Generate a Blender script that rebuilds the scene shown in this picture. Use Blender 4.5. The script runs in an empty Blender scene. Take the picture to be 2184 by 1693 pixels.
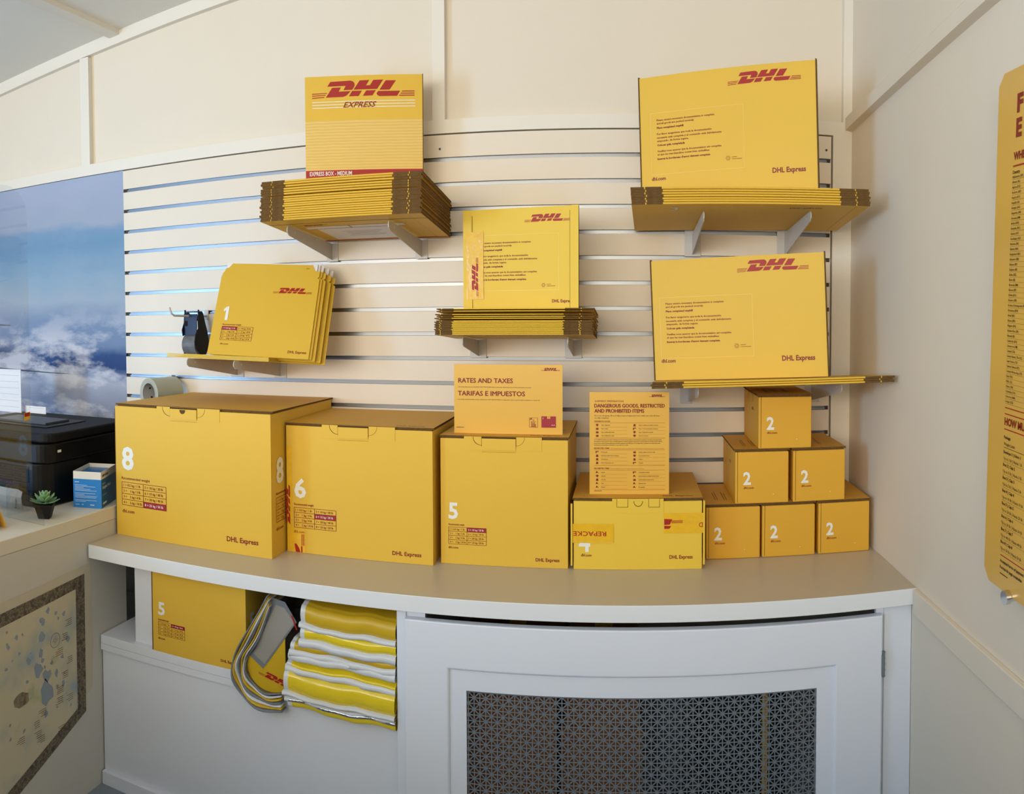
import bpy, math, random
from mathutils import Vector, Matrix
R = random.Random(7)
SC = bpy.context.scene
COL = SC.collection
FLOOR = 0.335          # height of the floor in the survey frame used below; everything is dropped by it at the end

# ------------------------------------------------------------------ materials
def lin(c):
    return tuple(((v/255)/12.92 if v/255 <= .04045 else ((v/255+.055)/1.055)**2.4) for v in c)
MATS = {}
def mat(name, rgb, rough=.6, metal=0., bump=0., scale=60., var=0., spec=.5, trans=0., ior=1.45, coat=0., vscale=8.):
    m = bpy.data.materials.new(name); m.use_nodes = True
    nt = m.node_tree; b = nt.nodes['Principled BSDF']
    c = lin(rgb)+(1,)
    b.inputs['Base Color'].default_value = c
    b.inputs['Roughness'].default_value = rough
    b.inputs['Metallic'].default_value = metal
    b.inputs['Specular IOR Level'].default_value = spec
    b.inputs['IOR'].default_value = ior
    b.inputs['Transmission Weight'].default_value = trans
    b.inputs['Coat Weight'].default_value = coat
    tc = nt.nodes.new('ShaderNodeTexCoord')
    if var > 0:
        n = nt.nodes.new('ShaderNodeTexNoise'); n.inputs['Scale'].default_value = vscale; n.inputs['Detail'].default_value = 5
        nt.links.new(tc.outputs['Object'], n.inputs['Vector'])
        mx = nt.nodes.new('ShaderNodeMixRGB'); mx.blend_type = 'MIX'
        d = tuple(max(0, v*(1-var)) for v in c[:3])+(1,); e = tuple(min(1, v*(1+var*.6)) for v in c[:3])+(1,)
        mx.inputs['Color1'].default_value = d; mx.inputs['Color2'].default_value = e
        nt.links.new(n.outputs['Fac'], mx.inputs['Fac']); nt.links.new(mx.outputs['Color'], b.inputs['Base Color'])
    if bump > 0:
        n2 = nt.nodes.new('ShaderNodeTexNoise'); n2.inputs['Scale'].default_value = scale; n2.inputs['Detail'].default_value = 6
        nt.links.new(tc.outputs['Object'], n2.inputs['Vector'])
        bp = nt.nodes.new('ShaderNodeBump'); bp.inputs['Strength'].default_value = bump; bp.inputs['Distance'].default_value = .002
        nt.links.new(n2.outputs['Fac'], bp.inputs['Height']); nt.links.new(bp.outputs['Normal'], b.inputs['Normal'])
    MATS[name] = m
    return m

WALLB = mat('wall_paint_tan', (150, 150, 150), .8, var=.03)
WALL = mat('wall_paint', (225, 215, 198), .75, bump=.08, scale=220, var=.02)
TRIM = mat('trim_paint', (228, 222, 210), .5, bump=.03, scale=150, var=.015)
CEIL = mat('ceiling_paint', (232, 229, 220), .8, var=.02)
SLAT = mat('slatwall_white', (225, 214, 197), .42, var=.012)
ALU = mat('aluminium', (128, 131, 136), .32, metal=1., var=.35, vscale=2.2)  # patchy tone put in for broken reflections along the grooves
DARKSLOT = mat('slot_dark', (70, 62, 55), .7)
CABW = mat('cabinet_white', (226, 231, 242), .42, bump=.04, scale=90, var=.015)
COUNTW = mat('counter_edge_white', (228, 231, 235), .38, var=.01)
LAM = mat('counter_laminate', (194, 184, 164), .36, var=.03, vscale=3)
DESK = mat("desk_laminate", (222, 214, 196), .42, var=.02)
DESKP = mat('desk_panel_paint', (205, 202, 192), .6, var=.03)
FLOORM = mat('floor_vinyl', (128, 138, 150), .5, var=.15)
YEL = mat('carton_yellow', (224, 182, 66), .5, bump=.05, scale=120, var=.035, vscale=5, spec=.35)
YEL2 = mat('carton_amber', (222, 168, 54), .52, bump=.05, scale=120, var=.03, vscale=6, spec=.35)
YELL = mat('carton_lemon', (230, 194, 68), .5, bump=.05, scale=120, var=.035, vscale=6, spec=.35)
YELP = mat('carton_pale_band', (244, 214, 120), .5, bump=.0, var=.02)
LID = mat('carton_lid', (218, 166, 60), .55, bump=.08, scale=60, var=.06, vscale=7, spec=.3)
ENV = mat('envelope_yellow', (218, 178, 60), .42, bump=.03, scale=80, var=.03, vscale=6, spec=.4)
BRN = mat('corrugated_edge', (106, 80, 48), .9, bump=.8, scale=260, var=.4, vscale=150, spec=.1)
BRNB = mat('brown_cardboard', (150, 98, 48), .85, var=.12)
GAPD = mat('fold_shadow_crease', (74, 50, 18), .9)
RED = mat('print_red', (164, 24, 18), .5)
DRED = mat('print_dark_red', (132, 26, 18), .5)
CELL = mat('print_cell_red', (158, 32, 44), .5)
WHT = mat('print_white', (232, 232, 226), .5)
BLK = mat('print_black', (34, 30, 22), .5)
SIGN = mat('sign_sheet', (226, 176, 74), .3, var=.02, coat=.15)
POST = mat('poster_sheet', (214, 168, 76), .3, var=.03, coat=.15)
CHROME = mat('chrome', (215, 215, 218), .12, metal=1.)
STEEL = mat('perforated_metal', (128, 137, 146), .42, metal=.35, var=.15, vscale=4)
BRKT = mat('bracket_powder_coat', (196, 192, 186), .4, spec=.5, var=.02)
BLKP = mat('black_plastic', (12, 12, 13), .42, spec=.35, var=.1)
BLKM = mat('black_plastic_matte', (18, 18, 19), .6, spec=.3, bump=.2, scale=300)
GRAYP = mat('gray_plastic', (70, 72, 76), .4)
NAVY = mat('navy_plastic', (16, 20, 52), .35)
TAPEC = mat('clear_tape_roll', (196, 198, 180), .25, trans=.25, var=.05)
TAPEB = mat('tape_side', (120, 122, 128), .2, trans=.15, var=.5, vscale=40)
CORE = mat('cardboard_core', (176, 174, 172), .8, var=.05)
TAPEY = mat('packing_tape_film', (236, 186, 44), .16, var=.14, vscale=60, bump=.6, scale=45, coat=.3)
BLUE = mat('mask_box_blue', (36, 122, 190), .35, var=.03)
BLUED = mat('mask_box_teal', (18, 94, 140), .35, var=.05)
CREAM = mat('mask_box_white', (222, 216, 202), .5)
PAPER = mat('paper_white', (232, 230, 232), .6)
PAPG = mat('paper_gray', (150, 148, 142), .7, var=.08)
LEAF = mat('succulent_leaf', (128, 168, 118), .5, var=.2, vscale=60)
LEAFD = mat('succulent_leaf_outer', (108, 148, 110), .5, var=.2, vscale=60)
POLYW = mat('mailer_film_white', (214, 218, 224), .3, bump=.5, scale=30, var=.06, vscale=20)
POLYG = mat('mailer_film_gray', (120, 126, 136), .35, bump=.4, scale=30, var=.15, vscale=30)
POLYY = mat('mailer_film_yellow', (232, 206, 40), .2, bump=.4, scale=22, var=.05, vscale=14, coat=.4)
POLYD = mat('mailer_film_gold', (206, 170, 36), .35, bump=.3, scale=22, var=.08, vscale=14)
SILV = mat('mailer_foil', (205, 208, 212), .18, metal=1., bump=1., scale=120, var=.4, vscale=90)
LAV = mat('lavender_paper', (150, 152, 196), .7)
MAPP = mat('map_margin_paper', (200, 192, 170), .8, var=.03)
GREEN = mat('printer_lime', (170, 190, 60), .5)

def glass_mat():
    m = bpy.data.materials.new('clear_acrylic'); m.use_nodes = True
    nt = m.node_tree; out = nt.nodes['Material Output']; nt.nodes.remove(nt.nodes['Principled BSDF'])
    t = nt.nodes.new('ShaderNodeBsdfTransparent'); t.inputs['Color'].default_value = (.95, .965, .98, 1)
    g = nt.nodes.new('ShaderNodeBsdfGlossy'); g.inputs['Roughness'].default_value = .02
    fr = nt.nodes.new('ShaderNodeFresnel'); fr.inputs['IOR'].default_value = 1.7; mx = nt.nodes.new('ShaderNodeMixShader')
    ge = nt.nodes.new('ShaderNodeNewGeometry'); iv = nt.nodes.new('ShaderNodeMath'); iv.operation = 'SUBTRACT'; iv.inputs[0].default_value = 1; mu = nt.nodes.new('ShaderNodeMath'); mu.operation = 'MULTIPLY'
    nt.links.new(ge.outputs['Backfacing'], iv.inputs[1]); nt.links.new(fr.outputs[0], mu.inputs[0]); nt.links.new(iv.outputs[0], mu.inputs[1])
    nt.links.new(mu.outputs[0], mx.inputs[0]); nt.links.new(t.outputs[0], mx.inputs[1]); nt.links.new(g.outputs[0], mx.inputs[2]); nt.links.new(mx.outputs[0], out.inputs['Surface'])
    return m
ACR = glass_mat()

def corrugated_face():
    # yellow board whose flutes show as fine horizontal ridges
    m = bpy.data.materials.new('carton_fluted_band'); m.use_nodes = True
    nt = m.node_tree; b = nt.nodes['Principled BSDF']; b.inputs['Roughness'].default_value = .5
    tc = nt.nodes.new('ShaderNodeTexCoord'); w = nt.nodes.new('ShaderNodeTexWave')
    w.bands_direction = 'Z'; w.inputs['Scale'].default_value = 36; w.inputs['Distortion'].default_value = 1.2; w.inputs['Detail'].default_value = 2
    w.inputs['Detail Scale'].default_value = .6
    nt.links.new(tc.outputs['Object'], w.inputs['Vector'])
    mx = nt.nodes.new('ShaderNodeMixRGB'); mx.inputs['Color1'].default_value = lin((220, 182, 90))+(1,); mx.inputs['Color2'].default_value = lin((230, 196, 112))+(1,)
    nt.links.new(w.outputs['Fac'], mx.inputs['Fac']); nt.links.new(mx.outputs['Color'], b.inputs['Base Color'])
    bp = nt.nodes.new('ShaderNodeBump'); bp.inputs['Strength'].default_value = .5; bp.inputs['Distance'].default_value = .0015
    nt.links.new(w.outputs['Fac'], bp.inputs['Height']); nt.links.new(bp.outputs['Normal'], b.inputs['Normal'])
    return m
FLUTE = corrugated_face()

def sky_photo():
    m = bpy.data.materials.new('printed_sky_photo'); m.use_nodes = True
    nt = m.node_tree; b = nt.nodes['Principled BSDF']; b.inputs['Roughness'].default_value = .7; b.inputs['Specular IOR Level'].default_value = .1
    tc = nt.nodes.new('ShaderNodeTexCoord'); mp = nt.nodes.new('ShaderNodeMapping'); mp.inputs['Scale'].default_value = (1.6, 1, 3.6)
    nt.links.new(tc.outputs['Object'], mp.inputs['Vector'])
    n = nt.nodes.new('ShaderNodeTexNoise'); n.inputs['Scale'].default_value = 1.6; n.inputs['Detail'].default_value = 8; n.inputs['Roughness'].default_value = .55
    nt.links.new(mp.outputs['Vector'], n.inputs['Vector'])
    sx = nt.nodes.new('ShaderNodeSeparateXYZ'); nt.links.new(tc.outputs['Object'], sx.inputs['Vector'])
    # height 0..1 along the panel, wobbled by cloud noise
    mr = nt.nodes.new('ShaderNodeMapRange'); mr.inputs['From Min'].default_value = 0; mr.inputs['From Max'].default_value = 1.381
    nt.links.new(sx.outputs['Z'], mr.inputs['Value'])
    mrx = nt.nodes.new('ShaderNodeMath'); mrx.operation = 'MULTIPLY'; mrx.inputs[1].default_value = -.0
    nt.links.new(sx.outputs['X'], mrx.inputs[0])
    ad0 = nt.nodes.new('ShaderNodeMath'); ad0.operation = 'ADD'; nt.links.new(mr.outputs['Result'], ad0.inputs[0]); nt.links.new(mrx.outputs[0], ad0.inputs[1])
    ms = nt.nodes.new('ShaderNodeMath'); ms.operation = 'MULTIPLY_ADD'; ms.inputs[1].default_value = .09; ms.inputs[2].default_value = -.045
    nt.links.new(n.outputs['Fac'], ms.inputs[0])
    ad = nt.nodes.new('ShaderNodeMath'); ad.operation = 'ADD'; nt.links.new(ad0.outputs[0], ad.inputs[0]); nt.links.new(ms.outputs[0], ad.inputs[1])
    cr = nt.nodes.new('ShaderNodeValToRGB'); e = cr.color_ramp.elements
    stops = [(0, (116, 124, 150)), (.33, (122, 130, 156)), (.385, (146, 152, 172)), (.42, (168, 172, 188)), (.445, (116, 132, 164)), (.465, (50, 72, 118)), (.50, (54, 80, 126)), (.53, (116, 136, 168)), (.60, (124, 144, 174)), (.66, (154, 170, 188)), (.73, (134, 162, 186)), (.82, (112, 148, 180)), (.855, (118, 150, 182)), (.875, (152, 164, 186)), (1, (158, 170, 196))]
    e[0].position = 0; e[0].color = lin(stops[0][1])+(1,); e[1].position = 1; e[1].color = lin(stops[-1][1])+(1,)
    for p, c in stops[1:-1]:
        q = e.new(p); q.color = lin(c)+(1,)
    nt.links.new(ad.outputs[0], cr.inputs['Fac'])
    # broken clouds in the lower half
    n2 = nt.nodes.new('ShaderNodeTexNoise'); n2.inputs['Scale'].default_value = 2.4; n2.inputs['Detail'].default_value = 10; n2.inputs['Roughness'].default_value = .6
    nt.links.new(mp.outputs['Vector'], n2.inputs['Vector'])
    c2 = nt.nodes.new('ShaderNodeValToRGB'); c2.color_ramp.elements[0].position = .46; c2.color_ramp.elements[1].position = .58
    nt.links.new(n2.outputs['Fac'], c2.inputs['Fac'])
    low = nt.nodes.new('ShaderNodeMapRange'); low.inputs['From Min'].default_value = .52; low.inputs['From Max'].default_value = .64; low.inputs['To Min'].default_value = .85; low.inputs['To Max'].default_value = 0.05
    nt.links.new(mr.outputs['Result'], low.inputs['Value'])
    mu = nt.nodes.new('ShaderNodeMath'); mu.operation = 'MULTIPLY'; nt.links.new(c2.outputs['Color'], mu.inputs[0]); nt.links.new(low.outputs['Result'], mu.inputs[1])
    mx = nt.nodes.new('ShaderNodeMixRGB'); mx.inputs['Color2'].default_value = lin((206, 206, 214))+(1,)
    nt.links.new(cr.outputs['Color'], mx.inputs['Color1']); nt.links.new(mu.outputs[0], mx.inputs['Fac'])
    nt.links.new(mx.outputs['Color'], b.inputs['Base Color'])
    return m
SKYP = sky_photo()

def mottled(name, cols, scale, rough=.8, detail=8):
    m = bpy.data.materials.new(name); m.use_nodes = True
    nt = m.node_tree; b = nt.nodes['Principled BSDF']; b.inputs['Roughness'].default_value = rough
    tc = nt.nodes.new('ShaderNodeTexCoord'); n = nt.nodes.new('ShaderNodeTexNoise'); n.inputs['Scale'].default_value = scale; n.inputs['Detail'].default_value = detail
    nt.links.new(tc.outputs['Object'], n.inputs['Vector'])
    cr = nt.nodes.new('ShaderNodeValToRGB'); e = cr.color_ramp.elements
    e[0].position = cols[0][0]; e[0].color = lin(cols[0][1])+(1,); e[1].position = cols[-1][0]; e[1].color = lin(cols[-1][1])+(1,)
    for p, c in cols[1:-1]:
        q = e.new(p); q.color = lin(c)+(1,)
    nt.links.new(n.outputs['Fac'], cr.inputs['Fac']); nt.links.new(cr.outputs['Color'], b.inputs['Base Color'])
    return m
MAPIN = mottled('map_print', [(.3, (150, 172, 190)), (.4, (186, 186, 168)), (.5, (205, 196, 168)), (.6, (206, 196, 166)), (.66, (176, 182, 140)), (.75, (150, 150, 110))], 7.5)
MAPBD = mottled('map_border_print', [(.3, (72, 66, 60)), (.48, (96, 88, 78)), (.52, (140, 128, 92)), (.58, (88, 80, 78)), (.7, (120, 108, 96))], 70)
MAPBR = mottled('map_seal_print', [(.35, (110, 92, 66)), (.6, (150, 140, 118))], 60)
MAPBL = mat('map_water_blue', (146, 158, 170), .8)

# ------------------------------------------------------------------ mesh builder
class MB:
    def __init__(s):
        s.v = []; s.f = []; s.mi = []; s.mats = []
    def m(s, mt):
        if mt not in s.mats: s.mats.append(mt)
        return s.mats.index(mt)
    def poly(s, pts, mt):
        i = len(s.v); s.v += [tuple(p) for p in pts]; s.f.append(tuple(range(i, i+len(pts)))); s.mi.append(s.m(mt))
    def box(s, x0, x1, y0, y1, z0, z1, mt, top=None, bottom=None, front=None, back=None, left=None, right=None):
        i = len(s.v)
        s.v += [(x0, y0, z0), (x1, y0, z0), (x1, y1, z0), (x0, y1, z0), (x0, y0, z1), (x1, y0, z1), (x1, y1, z1), (x0, y1, z1)]
        for fc, mm in (((0, 3, 2, 1), bottom), ((4, 5, 6, 7), top), ((0, 1, 5, 4), front), ((2, 3, 7, 6), back), ((0, 4, 7, 3), left), ((1, 2, 6, 5), right)):
            s.f.append(tuple(i+k for k in fc)); s.mi.append(s.m(mm or mt))
    def prism(s, pts, d, mt, side=None):
        """pts: 3D polygon; d: extrusion vector"""
        d = Vector(d); n = len(pts); i = len(s.v)
        s.v += [tuple(p) for p in pts]; s.v += [tuple(Vector(p)+d) for p in pts]
        s.f.append(tuple(range(i+n-1, i-1, -1))); s.mi.append(s.m(mt))
        s.f.append(tuple(range(i+n, i+2*n))); s.mi.append(s.m(mt))
        for k in range(n):
            q = (k+1) % n; s.f.append((i+k, i+q, i+n+q, i+n+k)); s.mi.append(s.m(side or mt))
    def tube(s, path, r, mt, seg=12, cap=True):
        path = [Vector(p) for p in path]; rings = []
        for k, p in enumerate(path):
            t = (path[min(k+1, len(path)-1)]-path[max(k-1, 0)]).normalized()
            a = Vector((0, 0, 1)) if abs(t.z) < .9 else Vector((1, 0, 0))
            u = t.cross(a).normalized(); w = t.cross(u); rr = r[k] if isinstance(r, (list, tuple)) else r
            i = len(s.v); rings.append(i)
            for q in range(seg):
                g = 2*math.pi*q/seg; s.v.append(tuple(p+u*math.cos(g)*rr+w*math.sin(g)*rr))
        for a, b in zip(rings, rings[1:]):
            for q in range(seg):
                z = (q+1) % seg; s.f.append((a+q, a+z, b+z, b+q)); s.mi.append(s.m(mt))
        if cap:
            s.f.append(tuple(rings[0]+q for q in range(seg-1, -1, -1))); s.mi.append(s.m(mt))
            s.f.append(tuple(rings[-1]+q for q in range(seg))); s.mi.append(s.m(mt))
    def grid(s, rows, mt):
        i = len(s.v); n = len(rows[0])
        for r in rows: s.v += [tuple(p) for p in r]
        for a in range(len(rows)-1):
            for b in range(n-1):
                s.f.append((i+a*n+b, i+a*n+b+1, i+(a+1)*n+b+1, i+(a+1)*n+b)); s.mi.append(s.m(mt))
    def build(s, name, parent=None, loc=(0, 0, 0), bevel=0, smooth=False, solid=0):
        me = bpy.data.meshes.new(name)
        L = Vector(loc)
        me.from_pydata([tuple(Vector(p)-L) for p in s.v], [], s.f)
        for mt in s.mats: me.materials.append(mt)
        me.polygons.foreach_set('material_index', s.mi)
        if smooth: me.polygons.foreach_set('use_smooth', [True]*len(me.polygons))
        me.update()
        o = bpy.data.objects.new(name, me); COL.objects.link(o)
        if parent is not None: o.parent = parent
        else: o.location = L
        if bevel:
            b = o.modifiers.new('edge', 'BEVEL'); b.width = bevel; b.segments = 2; b.limit_method = 'ANGLE'; b.angle_limit = .6
            b.harden_normals = False
        if solid:
            q = o.modifiers.new('thick', 'SOLIDIFY'); q.thickness = solid; q.offset = 0
        return o

def tag(o, label=None, cat=None, group=None, kind=None):
    if label: o['label'] = label
    if cat: o['category'] = cat
    if group: o['group'] = group
    if kind: o['kind'] = kind
    return o
def thing(name, label, cat, loc=(0, 0, 0), rot=(0, 0, 0), group=None):
    o = bpy.data.objects.new(name, None); COL.objects.link(o); o.location = loc; o.rotation_euler = rot
    o.empty_display_size = .05
    return tag(o, label, cat, group)
def struct(name, mb, **k):
    return tag(mb.build(name, **k), kind='structure')
def dup(root, loc=None, rot=None, label=None, group=None):
    r = root.copy(); COL.objects.link(r)
    if loc is not None: r.location = loc
    if rot is not None: r.rotation_euler = rot
    if label: r['label'] = label
    if group: r['group'] = group
    for ch in list(root.children):
        c = ch.copy(); COL.objects.link(c); c.parent = r
        for g in list(ch.children):
            d = g.copy(); COL.objects.link(d); d.parent = c
    return r
ORD = ['topmost', 'second from the top', 'third from the top', 'fourth from the top', 'fifth from the top', 'sixth from the top', 'seventh from the top', 'eighth from the top', 'ninth from the top', 'tenth from the top', 'eleventh from the top', 'twelfth from the top', 'thirteenth from the top', 'fourteenth from the top', 'fifteenth from the top', 'sixteenth from the top', 'lowest']

# ------------------------------------------------------------------ printing on faces
class Face:
    def __init__(s, o, u=(1, 0, 0), v=(0, 0, 1)):
        s.o = Vector(o); s.u = Vector(u).normalized(); s.v = Vector(v).normalized(); s.n = s.u.cross(s.v)
    def p(s, a, b, off=.0006):
        return s.o+s.u*a+s.v*b+s.n*off
TX = {}
def glyphs(txt, bold, res):
    k = (txt, bold, res)
    if k not in TX:
        cu = bpy.data.curves.new('g', 'FONT'); cu.body = txt; cu.resolution_u = res; cu.offset = bold
        o = bpy.data.objects.new('g', cu); me = o.to_mesh()
        vs = [(v.co.x, v.co.y) for v in me.vertices]; fs = [tuple(p.vertices) for p in me.polygons]
        o.to_mesh_clear(); bpy.data.objects.remove(o); bpy.data.curves.remove(cu)
        TX[k] = (vs, fs)
    return TX[k]
def figure_one(mb, F, a, b, h, mt, off=.0011):
    pts = [(.30, 0), (.62, 0), (.62, 1), (.36, 1), (0, .78), (.09, .60), (.30, .74)]
    mb.poly([F.p(a+x*h*.62, b+y*h, off) for x, y in pts], mt)
def text(mb, F, txt, a, b, cap, mt, w=None, bold=.0, off=.0007, res=2, shear=0., flip=False, vert=False):
    vs, fs = glyphs(txt, bold, res)
    if not vs: return
    x0 = min(v[0] for v in vs); x1 = max(v[0] for v in vs)
    sy = cap/.73; sx = (w/(x1-x0)) if w else sy
    i = len(mb.v)
    for x, y in vs:
        X = (x-x0)*sx+y*sy*shear; Y = y*sy
        if flip: X, Y = -X, -Y
        if vert: X, Y = -Y, X
        mb.v.append(tuple(F.p(a+X, b+Y, off)))
    k = mb.m(mt)
    for f in fs: mb.f.append(tuple(i+q for q in f)); mb.mi.append(k)
def heavy(mb, F, txt, a, b, cap, mt, w):
    for k, (dx, dy) in enumerate(((-.00045, 0), (.00045, 0), (0, .0003), (0, -.0003))): text(mb, F, txt, a+dx, b+dy, cap, mt, w=w, off=.0007+k*.0001)
def rect(mb, F, a0, b0, a1, b1, mt, off=.0006):
    mb.poly([F.p(a0, b0, off), F.p(a1, b0, off), F.p(a1, b1, off), F.p(a0, b1, off)], mt)
def frame(mb, F, a0, b0, a1, b1, t, mt, off=.0006):
    rect(mb, F, a0, b0, a1, b0+t, mt, off); rect(mb, F, a0, b1-t, a1, b1, mt, off)
    rect(mb, F, a0, b0, a0+t, b1, mt, off); rect(mb, F, a1-t, b0, a1, b1, mt, off)
LOGO = [[(445,128),(840,113),(880,125),(915,160),(920,200),(905,240),(870,290),(702,293),(745,212),(388,218)],
 [(480,243),(652,238),(607,320),(840,315),(800,360),(755,400),(700,422),(355,430)],
 [(1020,113),(1205,107),(1140,210),(1220,208),(1285,107),(1475,103),(1355,282),(900,288)],
 [(870,312),(1060,310),(995,412),(808,415)], [(1145,308),(1330,305),(1265,405),(1078,410)],
 [(1525,118),(1722,118),(1600,297),(1402,298)], [(1380,322),(1805,320),(1742,418),(1400,420),(1362,402),(1345,362)],
 [(85,347),(385,338),(372,352),(85,363)], [(85,384),(358,376),(346,391),(85,400)], [(85,424),(333,416),(320,432),(85,441)],
 [(1845,318),(2083,316),(2083,334),(1832,336)], [(1820,358),(2083,356),(2083,374),(1808,376)], [(1792,397),(2083,395),(2083,413),(1778,416)]]
def logo(mb, F, a, b, w, mt, off=.0007, flip=False, vert=False, only=None, hs=1.0):
    s = w/1998.
    for k, pl in enumerate(LOGO):
        if only and k not in only: continue
        pts = []
        for x, y in pl:
            Y = (430-.0086*(x-355)-y)*s*hs; X = (x-85)*s
            if flip: X, Y = -X, -Y
            if vert: X, Y = -Y, X
            pts.append(F.p(a+X, b+Y, off))
        if flip is False: pts = pts[::-1]
        mb.poly(pts, mt)
def weight_table(mb, F, a0, b0, a1, b1, hi):
    """the eight-cell recommended weight table; hi = highlighted cell number"""
    w = a1-a0; h = b1-b0; am = a0+w*.49; t = h*.022
    cells = ['1 = 0.5 kg / 1 lb', '2 =    1 kg / 2 lb', '3 =    2 kg / 4 lb', '4 =    5 kg / 10 lb', '5 = 10 kg / 20 lb', '6 = 15 kg / 30 lb', '7 = 20 kg / 40 lb', '8 = 25 kg / 50 lb']
    for k in range(8):
        c, r = divmod(k, 4); x0 = a0 if c == 0 else am; x1 = am if c == 0 else a1
        y1 = b1-h*r/4; y0 = y1-h/4
        if k+1 == hi: rect(mb, F, x0, y0, x1, y1, CELL, .0006)
        text(mb, F, cells[k], x0+w*.035, y0+h*.075, h*.105, WHT if k+1 == hi else DRED, w=(x1-x0)*(.80 if k != 3 else .86), bold=.012, off=.0011)
    for r in range(5): rect(mb, F, a0, b0+h*r/4-t/2, a1, b0+h*r/4+t/2, DRED, .0009)
    for x in (a0, am, a1): rect(mb, F, x-t/2, b0, x+t/2, b1, DRED, .0009)

# ------------------------------------------------------------------ room shell
XW = .6885; XL = -3.6; YF = -5.0
def zc(x): return 2.741+.0955*(x+2.39)
mb = MB(); mb.box(XL-.1, XW+.1, .022, .122, 0.335, zc(XW)+.1, WALL); struct('wall_back', mb)
mb = MB(); mb.box(XW, XW+.1, YF, .022, .335, zc(XW)+.1, WALL); struct('wall_right', mb)
# left wall with the open glazed entrance, front wall with a broad high window; both are behind or beside the viewer
EY0, EY1, DZ = -4.2, -3.0, 2.40
W0, W1, WZ0, WZ1 = -3.2, .30, 1.55, 2.80
mb = MB(); mb.box(XL-.1, XL, EY1, .022, .335, zc(XL)+.15, WALLB); mb.box(XL-.1, XL, YF-.1, EY0, .335, zc(XL)+.15, WALLB); mb.box(XL-.1, XL, EY0, EY1, DZ, zc(XL)+.15, WALLB); struct('wall_left', mb)
mb = MB(); mb.box(XL, W0, YF-.1, YF, .335, 3.1, WALLB); mb.box(W1, XW+.1, YF-.1, YF, .335, 3.1, WALLB)
mb.box(W0, W1, YF-.1, YF, .335, WZ0, WALLB); mb.box(W0, W1, YF-.1, YF, WZ1, 3.1, WALLB); struct('wall_front', mb)
mb = MB()
for a in (W0, (W0*2+W1)/3, (W0+W1*2)/3, W1-.05): mb.box(a, a+.05, YF-.07, YF-.04, WZ0, WZ1, TRIM)
mb.box(W0, W1, YF-.07, YF-.04, WZ0, WZ0+.05, TRIM); mb.box(W0, W1, YF-.07, YF-.04, WZ1-.05, WZ1, TRIM); struct('window_1', mb)
mb = MB()
for a in (EY0, EY1-.06): mb.box(XL-.08, XL-.04, a, a+.06, .335, DZ, TRIM)
mb.box(XL-.08, XL-.04, EY0, EY1, DZ-.06, DZ, TRIM); struct('door_1', mb)
mb = MB(); mb.box(XL-.1, XW+.1, YF-.1, .122, .235, .335, FLOORM); struct('floor', mb)
mb = MB(); mb.prism([(XL-.1, .1, zc(XL-.1)), (XW+.1, .1, zc(XW+.1)), (XW+.1, .1, zc(XW+.1)+.1), (XL-.1, .1, zc(XL-.1)+.1)], (0, YF-.2, 0), CEIL); struct('ceiling', mb)

# trim on the back wall: header over the slatwall, battens and the raking board under the ceiling
mb = MB(); mb.box(XL, XW, 0, .022, 2.283, 2.325, TRIM); struct('trim_1', mb)
mb = MB(); s_ = .0955
mb.prism([(XL, 0, zc(XL)-.047), (XW, 0, zc(XW)-.047), (XW, 0, zc(XW)), (XL, 0, zc(XL))], (0, .022, 0), TRIM); struct('trim_2', mb)
n = 3
for x0, x1 in ((-3.06, -3.02), (-1.948, -1.906), (-.590, -.551), (.6600, XW)):
    mb = MB(); mb.box(x0, x1, 0, .022, 2.325, zc(x0)-.047, TRIM); struct('trim_%d' % n, mb); n += 1
mb = MB(); mb.box(.6285, XW, 0, .022, 1.07, 2.283, TRIM); struct('trim_%d' % n, mb); n += 1
# picture rail and chair rail on the right wall
mb = MB(); prof = [(0, 0), (-.022, .004), (-.022, .040), (-.012, .052), (0, .060)]
mb.prism([(XW+a, 0, 2.297+b) for a, b in prof], (0, -4.98, .19), WALL); struct('trim_%d' % n, mb); n += 1
mb = MB(); mb.box(XW-.012, XW, -4.98, -.600, 1.010, 1.070, WALL); struct('trim_%d' % n, mb, bevel=.002); n += 1
# ceiling batten running towards the viewer
mb = MB(); mb.prism([(-1.800, 0, zc(-1.800)-.018), (-1.755, 0, zc(-1.755)-.018), (-1.755, 0, zc(-1.755)), (-1.800, 0, zc(-1.800))], (0, -4.98, 0), TRIM); struct('trim_%d' % n, mb); n += 1
mb = MB(); mb.box(XW-.012, XW, -4.98, -.61, .335, .43, TRIM); struct('baseboard_right', mb)

# ------------------------------------------------------------------ slatwall
SX0, SX1, ST, SZ0 = -1.748, .622, 2.278, .95
sw = thing('slatwall', 'white slatwall display panel with bright aluminium grooves across the back wall', 'slatwall', (SX0, 0, SZ0))
mb = MB(); G = [2.204-.0762*k for k in range(16)]
hi = ST; gh = .0062
for k, g in enumerate(G+[SZ0]):
    lo = g+gh if k < 16 else SZ0
    mb.box(SX0, SX1, 0, .011, lo, hi, SLAT)
    hi = g-gh
mb.box(SX0, SX1, .011, .0216, SZ0, ST, DARKSLOT)
mb.build('board', sw, (SX0, 0, SZ0))
for k, g in enumerate(G):
    mb = MB(); x0, x1 = SX0+.016, SX1-.012
    y0, y1 = .0015, .0105
    # a shallow C of aluminium lining each groove
    pr = [(y0, g+gh-.0004), (y1, g+gh-.0004), (y1, g-gh+.0004), (y0, g-gh+.0004)]
    for (ya, za), (yb, zb) in zip(pr, pr[1:]):
        mb.poly([(x0, ya, za), (x0, yb, zb), (x1, yb, zb), (x1, ya, za)], ALU)
    mb.box(x0, x1, .0035, .0055, g-gh+.0006, g+.0008, ALU)
    mb.build('aluminium_groove_insert', sw, (SX0, 0, SZ0))
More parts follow.
